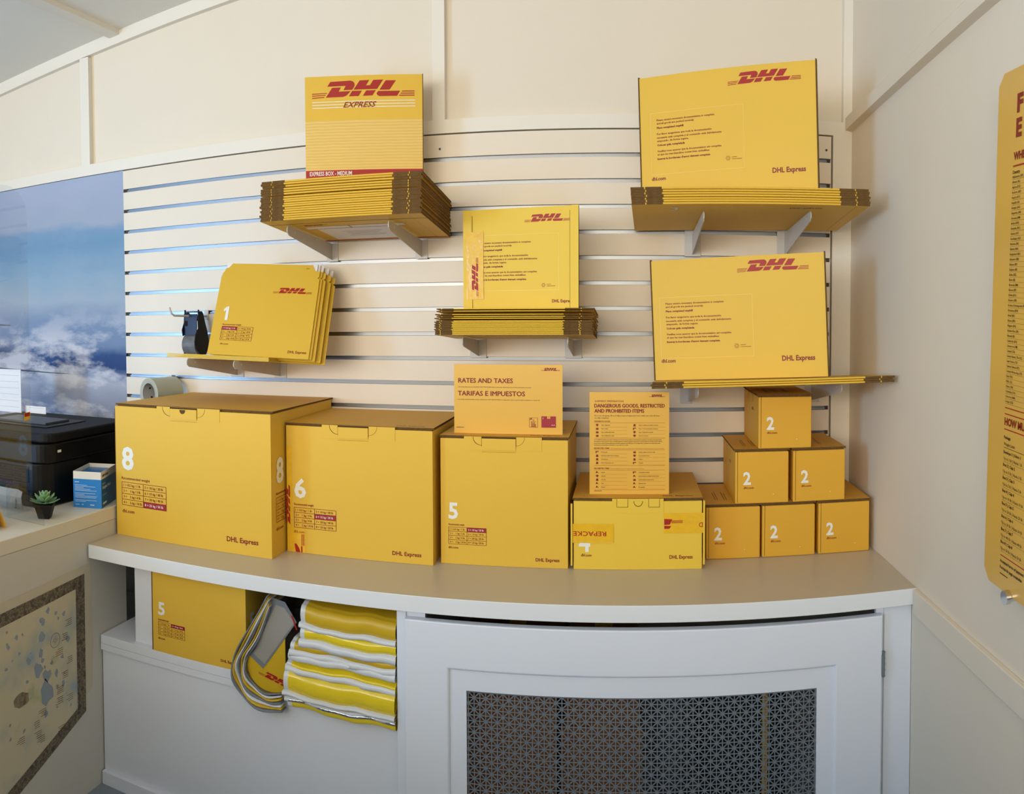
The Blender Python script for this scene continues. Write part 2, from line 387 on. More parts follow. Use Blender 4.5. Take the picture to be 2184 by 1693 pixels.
for x, z in ((-.567, 2.236), (.607, 2.236)):
    mb = MB(); mb.tube([(x, .002, z), (x, -.0015, z)], .0036, GRAYP, 12); mb.build('screw', sw, (SX0, 0, SZ0))

# ------------------------------------------------------------------ sky mural on the back wall
mural = thing('wall_mural', 'large printed photo of blue sky and clouds beside the slatwall', 'mural', (-2.7, .012, .90))
mb = MB(); mb.box(-2.7, -1.750, .004, .021, .90, 2.281, SKYP); mb.build('printed_sheet', mural, (-2.7, .012, .90))
F = Face((-2.7, .004, .90))
mb = MB()
mb.poly([F.p(.0, .628, .0008), F.p(.268, .6215, .0008), F.p(.595, .6135, .0008), F.p(.70, .6140, .0008), F.p(.595, .6165, .0008), F.p(.268, .6290, .0008), F.p(.0, .640, .0008)], GRAYP)
mb.poly([F.p(.0, .826, .0008), F.p(.274, .8115, .0008), F.p(.335, .809, .0008), F.p(.342, .812, .0008), F.p(.325, .8125, .0008), F.p(.0, .834, .0008)], GRAYP)
mb.build('aeroplane_wing_print', mural, (-2.7, .012, .90))

# ------------------------------------------------------------------ worktop and units below it
CT = 1.07; CF = -.594
mb = MB(); mb.box(-1.455, XW-.0005, CF, -.0005, 1.030, CT, COUNTW, top=LAM)
tag(mb.build('counter_worktop', None, (-1.455, CF, 1.03), bevel=.0015), 'long beige worktop with a white front edge carrying the yellow cartons', 'worktop')

# cabinet on the right with a framed door holding perforated metal
cab = thing('base_cabinet', 'white base cabinet with one wide framed door of perforated metal', 'cabinet', (-.545, -.55, FLOOR))
CL = (-.545, -.55, FLOOR)
FY = -.562
mb = MB(); mb.box(-.545, -.522, FY, -.03, FLOOR, 1.0295, CABW); mb.build('side_panel', cab, CL, bevel=.001)
mb = MB(); mb.box(.617, XW-.001, FY, -.545, FLOOR, 1.0295, CABW); mb.build('stile', cab, CL, bevel=.001)
mb = MB(); mb.box(-.5215, -.475, FY+.004, -.545, FLOOR, 1.0295, CABW); mb.build('stile', cab, CL)
mb = MB(); mb.box(.597, .6165, FY+.004, -.545, FLOOR, 1.0295, CABW); mb.build('stile', cab, CL)
mb = MB(); mb.box(-.522, .66, -.545, -.04, FLOOR+.001, .42, CABW); mb.build('bottom_shelf', cab, CL)
DY = -.583
mb = MB(); dx0, dx1, dz0, dz1 = -.520, .606, .36, 1.008
rx0, rx1, rz1, rz0 = -.411, .486, .897, .44
gx0, gx1, gz1, gz0 = -.372, .446, .848, .50
t = .0085
RG = [(dx0, dx1, dz0, dz1, FY-.001), (dx0, dx1, dz0, dz1, DY+.003), (dx0+.001, dx1-.001, dz0+.001, dz1-.001, DY+.0008), (dx0+.003, dx1-.003, dz0+.003, dz1-.003, DY)]
for d, y in ((-.007, DY), (-.005, DY+.0004), (-.003, DY+.0016), (-.001, DY+.004), (.0, DY+t), (.0005, DY+t)): RG.append((rx0+d, rx1-d, rz0+d, rz1-d, y))
RG += [(gx0, gx1, gz0, gz1, DY+t), (gx0, gx1, gz0, gz1, FY-.003), (dx0, dx1, dz0, dz1, FY-.001)]
for A, B in zip(RG, RG[1:]):
    ca = [(A[0], A[4], A[2]), (A[1], A[4], A[2]), (A[1], A[4], A[3]), (A[0], A[4], A[3])]; cb = [(B[0], B[4], B[2]), (B[1], B[4], B[2]), (B[1], B[4], B[3]), (B[0], B[4], B[3])]
    for k in range(4): l = (k+1) % 4; mb.poly([ca[k], ca[l], cb[l], cb[k]], CABW)
door = mb.build('door', cab, CL)
# perforated sheet: square grid bars plus diagonals meeting at every second crossing
mb = MB(); P = .01375; NXc = int(round((gx1-gx0+.02)/P)); NZc = int(round((gz1-gz0+.02)/P)); ox = gx0-.01; oz = gz1+.01
hw = .00135; GY = DY+.0135
km = mb.m(STEEL)
def inset_tri(A, B, C, d):
    pts = [Vector(A), Vector(B), Vector(C)]; out = []
    for k in range(3):
        p0, p1, p2 = pts[k-1], pts[k], pts[(k+1) % 3]
        e1 = (p0-p1).normalized(); e2 = (p2-p1).normalized(); an = e1.angle(e2)
        out.append(p1+(e1+e2).normalized()*(d/math.sin(an/2)))
    return out
for i in range(NXc):
    for j in range(NZc):
        x0 = ox+i*P; x1 = x0+P; z1 = oz-j*P; z0 = z1-P
        # hubs sit where i+j is even: choose the diagonal joining hubs
        if (i+j) % 2 == 0: tris = (((x0, z1), (x0, z0), (x1, z0)), ((x0, z1), (x1, z0), (x1, z1)))
        else: tris = (((x1, z1), (x0, z1), (x0, z0)), ((x1, z1), (x0, z0), (x1, z0)))
        for T in tris:
            I = inset_tri(*T, hw); q = len(mb.v)
            mb.v += [(a, GY, b) for a, b in T]+[(p.x, GY, p.y) for p in I]
            for k in range(3):
                l = (k+1) % 3; mb.f.append((q+k, q+l, q+3+l, q+3+k)); mb.mi.append(km)
mb.build('perforated_grille', door, CL, solid=.0012)
mb = MB(); mb.tube([(.6105, DY+.006, .856), (.6105, DY+.006, .918)], .0042, STEEL, 12); mb.box(.604, .6105, DY-.0012, DY+.002, .862, .912, STEEL)
for z in (.858, .872, .887, .902, .916): mb.tube([(.6105, DY+.006, z-.001), (.6105, DY+.006, z+.001)], .0049, STEEL, 12)
mb.build('hinge', door, CL)

# open shelf unit on the left, under the worktop
shu = thing('open_shelf_unit', 'low white shelf unit with a panelled front below the left worktop', 'shelf unit', (-1.455, -.53, FLOOR))
SL = (-1.455, -.53, FLOOR)
mb = MB(); mb.box(-1.457, -.547, -.541, -.06, .760, .785, CABW); mb.build('shelf_board', shu, SL, bevel=.001)
mb = MB(); mb.box(-1.457, -.547, -.541, -.522, .741, .7595, CABW); mb.build('apron', shu, SL)
mb = MB(); mb.box(-1.457, -.547, -.532, -.515, FLOOR, .7405, CABW); mb.build('knee_panel', shu, SL)
mb = MB(); mb.box(-1.457, -.547, -.546, -.5325, FLOOR, .374, CABW); mb.build('base_board', shu, SL, bevel=.001)
mb = MB(); mb.box(-1.343, -1.270, -.520, -.10, .7852, 1.0295, CABW); mb.build('divider', shu, SL, bevel=.001)

# ------------------------------------------------------------------ things behind the perforated door
def simple(name, label, cat, x0, x1, y0, y1, z0, z1, mt, group=None, bevel=.002, extra=None):
    mb = MB(); L = (x0, y0, z0)
    mb.box(x0, x1, y0, y1, z0, z1, mt)
    if extra: extra(mb)
    return tag(mb.build(name, None, L, bevel=bevel), label, cat, group)
def flapline(x0, x1, y0, y1, z1):
    def f(mb): mb.box((x0+x1)/2-.024, (x0+x1)/2+.024, y0-.0006, y1, z1, z1+.0006, TAPEY)
    return f
simple('cardboard_box', 'tall brown cardboard box behind the left part of the perforated door', 'box', -.44, -.17, -.50, -.12, .421, .86, BRNB, extra=flapline(-.44, -.17, -.50, -.12, .86))
simple('cardboard_box', 'wide brown cardboard box behind the middle of the perforated door', 'box', -.16, .04, -.47, -.14, .421, .72, BRNB, extra=flapline(-.16, .04, -.47, -.14, .72))
simple('cardboard_box', 'brown cardboard box resting on the wide box behind the perforated door', 'box', -.15, .03, -.46, -.15, .722, .90, BRNB, extra=flapline(-.15, .03, -.46, -.15, .90))
mb = MB(); mb.tube([(.115, -.40, .421), (.115, -.40, .80)], [.042, .050], GRAYP, 24); mb.tube([(.115, -.40, .80), (.115, -.40, .812)], .054, GRAYP, 24)
tag(mb.build('waste_bin', None, (.115, -.40, .421)), 'narrow grey round bin behind the perforated door', 'bin')
simple('cardboard_box', 'dark plastic case with a yellow strip behind the right part of the perforated door', 'box', .20, .40, -.46, -.14, .421, .82, BLKM, extra=lambda mb: mb.box(.335, .350, -.4612, -.46, .43, .81, YEL2))

# ------------------------------------------------------------------ left desk
desk = thing('side_desk', 'beige side desk with a grey end panel left of the worktop', 'desk', (-1.46, -1.0, FLOOR))
DL = (-1.46, -1.0, FLOOR); DT = 1.155
mb = MB(); mb.box(-2.35, -1.461, -1.95, -.02, 1.115, DT, DESK); mb.build('desktop', desk, DL, bevel=.002)
mb = MB(); mb.box(-1.480, -1.461, -1.93, -.405, FLOOR, 1.1145, DESKP); mb.build('end_panel', desk, DL)
mb = MB(); mb.box(-2.35, -2.33, -1.93, -.04, FLOOR, 1.1145, DESKP); mb.build('end_panel', desk, DL)

# map taped to the desk's end panel
mp = thing('wall_map', 'old-style nautical map with an ornate dark border taped to the desk panel', 'map', (-1.459, -.58, .50))
ML = (-1.459, -.58, .50); F = Face((-1.4605, -.58, .50), (0, -1, 0), (0, 0, 1)); F.n = -F.n
F.n = Vector((1, 0, 0))
mb = MB()
def wavy(F, pts, mt, off):
    mb.poly([F.p(a, b, off) for a, b in pts], mt)
wavy(F, [(.001, .512), (-.005, .266), (.000, .150), (.0, .142), (.75, -.24), (.75, .47)], MAPP, .0012)
mb.build('paper_sheet', mp, ML)
mb = MB()
O = [(.030, .487), (.033, .083), (.72, -.20), (.72, .445)]; I_ = [(.070, .452), (.071, .105), (.69, -.145), (.69, .408)]
for k in range(4):
    a, b, c, d = O[k], O[(k+1) % 4], I_[(k+1) % 4], I_[k]
    wavy(F, [a, b, c, d], MAPBD, .0020)
mb.build('border_print', mp, ML)
mb = MB(); wavy(F, I_, MAPIN, .0018)
for k in range(16):  # compass rose
    g = k*math.pi/8; r = .022 if k % 4 == 0 else .013; c = (.162, .333)
    wavy(F, [(c[0]+math.cos(g-.1)*.003, c[1]+math.sin(g-.1)*.003), (c[0]+math.cos(g)*r, c[1]+math.sin(g)*r), (c[0]+math.cos(g+.1)*.003, c[1]+math.sin(g+.1)*.003)], DRED, .0024)
for k in range(24):
    g = k*math.pi/12; g2 = g+math.pi/12
    wavy(F, [(.162+math.cos(q)*r, .333+math.sin(q)*r) for q, r in ((g, .0205), (g2, .0205), (g2, .0195), (g, .0195))], DRED, .0024)
wavy(F, [(.30+math.cos(k*.45)*.032*R.uniform(.8, 1.15), .215+math.sin(k*.45)*.022*R.uniform(.8, 1.15)) for k in range(14)], MAPBR, .0023)
for (cx, cz_, rr) in ((.21, .40, .010), (.215, .36, .013), (.22, .315, .012), (.235, .27, .020), (.20, .245, .018), (.16, .24, .010), (.20, .20, .030), (.13, .20, .008), (.19, .425, .008), (.27, .31, .01)):
    wavy(F, [(cx+math.cos(k*.6283)*rr*R.uniform(.5, 1.2), cz_+math.sin(k*.6283)*rr*R.uniform(.6, 1.5)) for k in range(10)], MAPBL, .0021)
for k in range(34):
    cx, cz_, rr = R.uniform(.09, .36), R.uniform(.12, .42), R.uniform(.002, .009)
    wavy(F, [(cx+math.cos(q*.9)*rr*R.uniform(.4, 1.5), cz_+math.sin(q*.9)*rr*R.uniform(.4, 1.5)) for q in range(7)], (MAPBL, MAPBR, PAPG)[k % 3] if k % 3 != 1 else MAPBL, .0022)
for blk in range(14):
    a0 = (.090, .11, .13)[blk % 3] if blk < 7 else R.uniform(.10, .32); b0 = .375-.036*blk if blk < 7 else R.uniform(.06, .18)
    for l in range(4): rect(mb, F, a0, b0-l*.0055, a0+R.uniform(.018, .032), b0-l*.0055+.0012, GAPD, .0025)
mb.build('map_print', mp, ML)

# ------------------------------------------------------------------ DHL-style cartons
def carton(name, label, W, D, H, loc, prints, lidm=LID, ym=YEL, tabs=(.30, .42, .58, .70), group=None, hole=False, lidlift=0., fingers='round', sideprint=None, lidprint=None, rotz=0.):
    root = thing(name, label, 'carton', loc, (0, 0, rotz), group)
    mb = MB(); h = H-.007
    mb.box(0, W, 0, D, 0, h, ym)
    if sideprint: sideprint(mb)
    if prints: prints(mb, Face((0, 0, 0)))
    b = mb.build('body', root, bevel=.0028)
    mb = MB(); F = Face((0, 0, 0))
    # raised middle of the front wall reaching the lid
    t0, t1, t2, t3 = [k*W for k in tabs]
    if fingers != 'none': mb.box(t0, t3, -.0012, .0045, h-.03, H-.0004, ym)
    Fb = Face((0, -.0012, 0))
    dk = GAPD
    cz_ = H-.0004; rr = .024*(W/.42)**.35
    if fingers == 'round':
        for cx, sg in ((t1, -1), (t2, 1)):
            pts = [(cx+sg*.0*rr, cz_-rr)]
            arc = [(cx-sg*0+sg*(-rr*math.cos(q)) + sg*rr*.0, cz_-rr*math.sin(q)) for q in [k*math.pi/2/8 for k in range(9)]]
            arc = [(cx+sg*rr*math.cos(q), cz_-rr*math.sin(q)) for q in [k*math.pi/2/8 for k in range(9)]]
            for (a, b_), (c, d) in zip(arc, arc[1:]):
                k0 = .0011 if sg < 0 else .0006
                mb.poly([Fb.p(a, b_, .0004), Fb.p(c, d, .0004), Fb.p(c+sg*k0, d-k0, .0004), Fb.p(a+sg*k0, b_-k0*.6, .0004)][::(1 if sg < 0 else -1)], dk)
        rect(mb, Fb, t1, cz_-.0045, t2, cz_, dk, .0004)
        for cx in (t1, t2): rect(mb, Fb, cx-.0004, cz_-rr*1.15, cx+.0004, cz_, dk, .0005)
        rect(mb, Fb, t1, cz_-.040, t2, cz_-.0396, dk, .0003)
    if mb.v: mb.build('tuck_flap', root)
    mb = MB()
    # lock tab tucked through the front
    if fingers == 'round':
        mb.box(t1+.001, t2-.001, -.0035, -.0014, cz_-.034, cz_-.0045, ym)
    elif fingers == 'square':
        for a in (t1-.027, t2): 
            mb.box(a, a+.027, -.0035, -.0014, cz_-.020, cz_+.001, ym, bottom=dk)
            frame(mb, Fb, a-.001, cz_-.0215, a+.028, cz_, .001, dk, .0004)
        c = (t1+t2)/2
        pts = [(c+.012*math.cos(q), cz_-.006+.014*min(0, math.sin(q))) for q in [math.pi+k*math.pi/10 for k in range(11)]]
        mb.poly([Fb.p(a, b_, .0005) for a, b_ in pts], dk)
        pts = [(c+.0105*math.cos(q), cz_-.006+.0122*min(0, math.sin(q))) for q in [math.pi+k*math.pi/10 for k in range(11)]]
        mb.poly([Fb.p(a, b_, .0010) for a, b_ in pts], ym)
    if hole:
        c = (t1+t2)/2; pts = [(c-.002+.010*math.cos(q), cz_-.006+.012*math.sin(q)) for q in [math.pi+k*math.pi/12 for k in range(13)]]
        mb.poly([Face((0, -.0036, 0)).p(a, b_, .0004) for a, b_ in pts], BRN)
    if mb.v: mb.build('lock_tab', root)
    mb = MB(); lh = .0042
    ov = .003
    mb.box(-ov, W+ov, .003, D, H-lh+.0002, H+.0006, lidm, front=BRN, left=BRN, right=BRN, bottom=BRN)
    mb.box(.003, W-.003, .006, D-.004, h+.0002, H-lh, BRN)
    if lidprint: lidprint(mb, Face((0, 0, H+.0006), (1, 0, 0), (0, 1, 0)))
    lid = mb.build('lid', root)
    if lidlift: lid.rotation_euler = (lidlift, 0, 0)
    return root

def std_prints(num, dig, rec, tab, dhl, ex, W, hi=None, extra=None):
    def f(mb, F):
        if dig: text(mb, F, str(num), dig[0], dig[1], dig[3]-dig[1], WHT, w=dig[2]-dig[0], bold=.03)
        if rec: text(mb, F, 'Recommended weight', rec[0], rec[1], rec[3], DRED, w=rec[2]-rec[0], bold=.012)
        if tab: weight_table(mb, F, *tab, hi or num)
        if dhl: text(mb, F, 'dhl.com', dhl[0], dhl[1], dhl[3], DRED, w=dhl[2], bold=.015)
        if ex: text(mb, F, 'DHL Express', ex[0], ex[1], ex[3], DRED, w=ex[2], bold=.022)
        if extra: extra(mb, F)
    return f

# size 8
def sp8(mb):
    S = Face((.5256, 0, 0), (0, 1, 0), (0, 0, 1))
    text(mb, S, '8', .030, .200, .071, WHT, w=.046, bold=.03)
    text(mb, S, 'Recommended weight', .028, .168, .0075, DRED, w=.10, bold=.012)
    weight_table(mb, S, .028, .093, .19, .160, 8)
    text(mb, S, 'dhl.com', .028, .070, .0085, DRED, w=.045, bold=.015)
c8 = carton('shipping_carton', 'largest yellow carton numbered 8 at the left end of the worktop', .525, .444, .400, (-1.453, -.456, CT+.0005),
    std_prints(8, (.023, .203, .068, .272), (.021, .171, .105+.021, .0085), (.022, .093, .183, .163), (.022, .070, .045, .0105), (.385, .033, .099, .0145), .525), sideprint=sp8, tabs=(.295, .385, .56, .70), hole=True, lidlift=-.012)
mb = MB(); mb.box(-.0022, 0, .0, .44, .0, .385, BRN); mb.build('side_flap', c8)

def lidtxt(W, a):
    def f(mb, F):
        text(mb, F, 'DHL Express', W-a, .022, .012, DRED, w=.078, bold=.01, off=.0005); text(mb, F, 'dhl.com', .022, .022, .007, DRED, w=.034, off=.0005)
    return f
# size 6
def ex6(mb, F):
    rect(mb, F, .000, .0, .016, .295, TAPEY, .0005); rect(mb, F, .016, .0, .055, .066, TAPEY, .0005)
    logo(mb, F, .010, .055, .155, RED, .0012, vert=True, only=(0, 1, 2, 3, 4, 5, 6), hs=.55)
    for k in range(3): rect(mb, F, .0435+k*.0035, .020, .045+k*.0035, .052, RED, .0012)
    mb.poly([F.p(a, b, .0012) for a, b in ((.026, .001), (.040, .001), (.036, .012), (.028, .024), (.022, .024))], RED)
    rect(mb, F, .042, .001, .046, .018, RED, .0012)
c6 = carton('shipping_carton', 'yellow carton numbered 6 with printed tape on its left edge', .419, .355, .361, (-.921, -.371, CT+.0005),
    std_prints(6, (.023, .155, .059, .208), (.022, .132, .081, .0068), (.022, .070, .147, .126), (.020, .055, .033, .0075), (.307, .020, .080, .0112), .419, extra=ex6), lidprint=lidtxt(.419, .105), tabs=(.258, .37, .58, .757))
# size 5
c5 = carton('shipping_carton', 'yellow cube-like carton numbered 5 standing on the worktop under a small sign', .336, .33, .340, (-.487, -.344, CT+.0005),
    std_prints(5, (.021, .121, .047, .164), (.021, .1025, .064, .0055), (.021, .053, .122, .098), (.020, .041, .027, .0062), (.252, .017, .062, .0092), .336), lidprint=lidtxt(.336, .10), tabs=(.19, .33, .60, .80))
# size 4
def ex4(mb, F):
    rect(mb, F, -.0022, .069, .103, .1185, TAPEY, .0016); rect(mb, F, .233, .094, .3342, .146, TAPEY, .0016)
    text(mb, F, 'REPACKE', .084, .099, .0125, RED, w=.085, bold=.01, off=.0021, flip=True)
    rect(mb, F, -.0225, .085, -.0022, .1, TAPEY, .0014) if False else None
    mb.poly([F.p(a, b, .0021) for a, b in ((.2335, .1315), (.254, .1305), (.248, .117), (.2335, .116))], RED)
    mb.poly([F.p(a, b, .0021) for a, b in ((.2335, .114), (.252, .113), (.246, .106), (.2335, .106))], RED)
    for k in range(3): rect(mb, F, .252, .1205+.0028*k, .281, .122+.0028*k, RED, .0021)
    text(mb, F, 'D', .333, .121, .0125, RED, w=.010, bold=.01, off=.0021, flip=True)
c4 = carton('shipping_carton', 'low yellow carton numbered 4 patched with shiny printed tape', .331, .33, .184, (-.136, -.345, CT+.0005),
    std_prints(4, (.013, .047, .043, .092), None, None, (.019, .0335, .027, .0075), (.247, .0275, .060, .0098), .331, extra=ex4), lidprint=lidtxt(.331, .10), tabs=(.30, .42, .585, .70), fingers='square', ym=YELL)
mb = MB(); mb.box(-.0075, -.003, -.004, .004, .01, .170, YELL, left=BRN); mb.build('side_flap', c4)
mb = MB(); mb.box(.334, .3385, -.004, .004, .012, .178, YELL, right=BRN); mb.build('side_flap', c4)

# six small cartons numbered 2 stacked as a pyramid
def ex2(mb, F):
    rect(mb, F, .0062, .004, .0072, .144, GAPD, .0005)
    cxs = (.105, .0245)
    mb.poly([F.p(cxs[0]+.0013*math.cos(k*.628), cxs[1]+.0013*math.sin(k*.628), .0008) for k in range(10)], WHT)
def sp2(mb):
    S = Face((-.0002, .26, 0), (0, -1, 0), (0, 0, 1)); S.n = Vector((-1, 0, 0))
    for a in (.085, .165): rect(mb, S, a, .118, a+.0015, .146, GAPD, .0006)
    text(mb, S, 'DHL', .15, .095, .008, DRED, w=.028, bold=.02, off=.0006)
def lp2(mb, F):
    for k, (a, w_) in enumerate(((.030, .09), (.036, .11), (.055, .10), (.061, .08), (.085, .07), (.091, .11))): rect(mb, F, a, .05, a+.0012, .05+w_, GAPD, .0005)
def mk2(label, x, z, w=.147, h=.147, ym=YEL2):
    return carton('small_carton', label, w, .258, h, (x, -.2715, z),
        std_prints(2, (.022, .0525, .043, .087), None, None, (.023, .0405, .028, .0062), None, w, extra=ex2), tabs=(.3, .4, .6, .7), fingers='none', ym=ym, group='small cartons in the pyramid', sideprint=sp2, lidprint=lp2)
for lab, x, z in (('small yellow carton numbered 2, left end of the pyramid base row', .2135, CT+.0005), ('small yellow carton numbered 2, middle of the pyramid base row', .3665, CT+.0005),
        ('small yellow carton numbered 2, right end of the pyramid base row by the wall', .5235, CT+.0005),
        ('small yellow carton numbered 2 with faded web address, left of the pyramid middle row', .2915, CT+.1485), ('small yellow carton numbered 2, right of the pyramid middle row', .4510, CT+.1485),
        ('small yellow carton numbered 2 alone on top of the pyramid', .3545, CT+.2965)):
    mk2(lab, x, z)

# carton numbered 5 on the low shelf
def exl(mb, F):
    rect(mb, F, -.002, .001, .0012, .235, BRN, .0004)
def spl(mb):
    S = Face((.3002, 0, 0), (0, 1, 0), (0, 0, 1))
    text(mb, S, '5', .022, .107, .045, WHT, w=.026, bold=.03)
carton('shipping_carton', 'yellow carton numbered 5 on the low shelf under the worktop', .300, .30, .240, (-1.266, -.541, .7855),
    std_prints(5, (.020, .107, .043, .143), (.020, .090, .056, .0055), (.020, .049, .108, .0865), (.019, .0365, .023, .0055), (.222, .0155, .052, .0075), .300, extra=exl), fingers='none', sideprint=spl)

# ------------------------------------------------------------------ shelf brackets
def bracket(x, zb, zbot, length, label, px0, px1, tipdrop=.0):
    """x: blade, zb: seat height at the wall, zbot: lower end of plate"""
    root = thing('shelf_bracket', label, 'bracket', (x, 0, zbot), group='slatwall shelf brackets')
    mb = MB(); mb.box(px0, px1, -.0035, -.0005, zbot, zbot+.0885, BRKT)
    mb.build('back_plate', root, (x, 0, zbot), bevel=.0012)
    mb = MB(); s = .07; y1 = -length
    top0 = zb; topt = zb+s*length-.001
    pts = [(x-.0012, -.004, zbot+.006), (x-.0012, -.004, top0)]
    pts += [(x-.0012, y1+.012, topt)]
    for k in range(1, 6):
        g = k*math.pi/10; pts.append((x-.0012, y1+.012-.012*math.sin(g), topt-.012+.012*math.cos(g)))
    pts += [(x-.0012, y1+.001, topt-.018), (x-.0012, y1+.012, topt-.026)]
    mb.prism(pts, (.0024, 0, 0), BRKT)
    for q in (.15, .62): mb.tube([(x-.0014, y1*(1-q), topt-.012-q*s*length*.6), (x+.0018, y1*(1-q), topt-.012-q*s*length*.6)], .0022, WHT, 8)
    mb.build('blade', root, (x, 0, zbot))
    return root
for x, zb, zbot, L_, lab, p0, p1 in (
    (-.923, 1.9590, 1.902, .345, 'grey metal bracket under the left end of the medium carton stack', -.941, -.902),
    (-.626, 1.9590, 1.902, .345, 'grey metal bracket under the right end of the medium carton stack', -.646, -.607),
    (.197, 1.9695, 1.902, .345, 'grey metal bracket under the left of the upper right carton stack', .173, .222),
    (.478, 1.9780, 1.902, .345, 'grey metal bracket under the right of the upper right carton stack', .454, .489),
    (-.449, 1.6515, 1.597, .235, 'short grey bracket under the left of the middle carton stack', -.475, -.424),
    (-.159, 1.6515, 1.597, .235, 'short grey bracket under the right of the middle carton stack', -.185, -.134),
    (.186, 1.5160, 1.461, .325, 'grey bracket behind the hazard notice under the lower right cartons', .161, .196),
    (.566, 1.5245, 1.461, .345, 'grey bracket at the right wall under the lower right cartons', .545, .590),
    (-1.275, 1.5825, 1.5245, .325, 'left grey bracket under the flat yellow envelopes', -1.299, -1.250),
    (-1.112, 1.5780, 1.5245, .325, 'right grey bracket under the flat yellow envelopes', -1.134, -1.090)):
    bracket(x, zb, zbot, L_, lab, p0, p1)

# ------------------------------------------------------------------ flattened cartons
def flat_carton(name, label, W, D, t, fl, fr, loc, rot, group, ym=YEL, edge=BRN, under=None, splits=(.45, .55)):
    root = thing(name, label, 'flattened carton', loc, rot, group)
    # folded middle with a rounded nose
    mb = MB(); r = t*.42
    rr = t*.45; prof = [(rr*1.3-rr*1.3*math.sin(g), rr+t*.02+rr*math.cos(g)) for g in [k*math.pi/8 for k in range(9)]]
    mb.prism([(fl, D, t*.92)]+[(fl, a, b) for a, b in prof]+[(fl, D, t*.02)], (W-fl-fr, 0, 0), ym, side=ym)
    if under: under(mb)
    mb.build('folded_panel', root)
    for (a, b, sp) in ((0, fl, splits[0]), (W-fr, W, splits[1])):
        mb = MB(); c = a+(b-a)*sp
        mb.box(a, c-.0016, .0015, D, .0002, t*.94, edge, top=ym, bottom=ym); mb.box(c+.0016, b, .0008, D, 0, t*.96, edge, top=ym, bottom=ym)
        mb.box(c-.0016, c+.0016, .003, D, .0004, t*.9, ym)
        mb.build('end_flap', root)
    return root
def stack(base, n, pitch, loc, rot, labelf, jit=.003, zs=None):
    """copies of base piled along its own up direction, lowest first"""
    rx, ry, rz = rot; M = Matrix.Rotation(rz, 3, 'Z')@Matrix.Rotation(ry, 3, 'Y')@Matrix.Rotation(rx, 3, 'X'); up = M@Vector((0, 0, 1)); rt = M@Vector((1, 0, 0)); bk = M@Vector((0, 1, 0))
    for k in range(n):
        zk = zs[k] if zs else k*pitch
        p = Vector(loc)+up*zk+rt*R.uniform(-jit, jit)+bk*R.uniform(0, jit)
        if k == 0: base.location = Vector(loc); base['label'] = labelf(k); o = base
        else: o = dup(base, p, (rx, ry, rz), labelf(k))

# upper left stack: medium cartons
W1_, D1_ = .455, .375
def under1(mb):
    # print on the underside of the lowest carton
    F = Face((0, 0, 0), (1, 0, 0), (0, 1, 0)); F.n = Vector((0, 0, -1)); 
    rect(mb, F, .0, .062, W1_, .0645, GAPD, .0003)
    logo(mb, F, .080, .088, .085, RED, .0008)
    rect(mb, F, .085, .118, .375, .150, PAPER, .0006); rect(mb, F, .085, .150, .375, .154, RED, .0008); rect(mb, F, .215, .118, .219, .150, RED, .0008)
    rect(mb, F, .110, .154, .345, .335, PAPER, .0006); rect(mb, F, .345, .150, .350, .335, RED, .0008); rect(mb, F, .0, .352, W1_, .366, RED, .0006)
    for k in range(5): rect(mb, F, .17+.01*(k % 2), .20+k*.018, .29-.01*(k % 3), .203+k*.018, PAPG, .0009)
rot1 = (-.07, 0, .025)
b1 = flat_carton('flattened_carton', '', W1_, D1_, .0062, .070, .078, (-.977, -.405, 1.990), rot1, 'medium cartons in the upper left stack')
zs = [k*.0062 for k in range(11)]+[.0715, .0780, .0845, .0925, .0990, .1050]
mbU = MB(); under1(mbU)
stack(b1, 17, .0063, (-.977, -.405, 1.990), rot1, lambda k: 'flattened yellow medium carton, %s in the upper left stack' % ORD[16-k], .004, zs)
pu = mbU.build('underside_print', b1)

# middle stack
rot2 = (-.07, 0, .0)
b2 = flat_carton('flattened_carton', '', .425, .265, .0030, .048, .078, (-.512, -.298, 1.6745), rot2, 'small cartons in the middle stack', ym=YELL, splits=(.3, .55))
zs = [k*.0033 for k in range(12)]+[.0430, .0480, .0535, .0625, .0685]
stack(b2, 17, .0033, (-.512, -.298, 1.6745), rot2, lambda k: 'flattened yellow small carton, %s in the middle stack' % ORD[16-k], .0035, zs)

# upper right stack
def under3(mb):
    F = Face((0, 0, 0), (1, 0, 0), (0, 1, 0)); F.n = Vector((0, 0, -1))
    text(mb, F, '3', .098, .035, .036, WHT, w=.020, bold=.026, off=.0008)
rot3 = (-.07, -.018, -.03)
b3 = flat_carton('flattened_carton', '', .607, .365, .0062, .078, .078, (.012, -.392, 2.000), rot3, 'cartons in the upper right stack')
stack(b3, 7, .0064, (.012, -.392, 2.000), rot3, lambda k: 'flattened wide yellow carton, %s in the upper right stack' % (ORD[6-k] if k else 'lowest'), .003)
mbU = MB(); under3(mbU); mbU.build('underside_print', b3)
mbU = MB(); F = Face((0, 0, 0), (1, 0, 0), (0, 1, 0)); F.n = Vector((0, 0, -1)); text(mbU, F, 'DHL Express', .405, .040, .012, DRED, w=.085, bold=.02, off=.0008); mbU.build('underside_print', b3)

# lower right stack
rot4 = (-.07, -.024, -.06)
b4 = flat_carton('flattened_carton', '', .612, .365, .0055, .078, .078, (.062, -.425, 1.545), rot4, 'cartons in the lower right stack')
stack(b4, 3, .0057, (.062, -.425, 1.545), rot4, lambda k: 'flattened wide yellow carton, %s of three under the lower display carton' % ('lowest', 'middle', 'topmost')[k], .003)

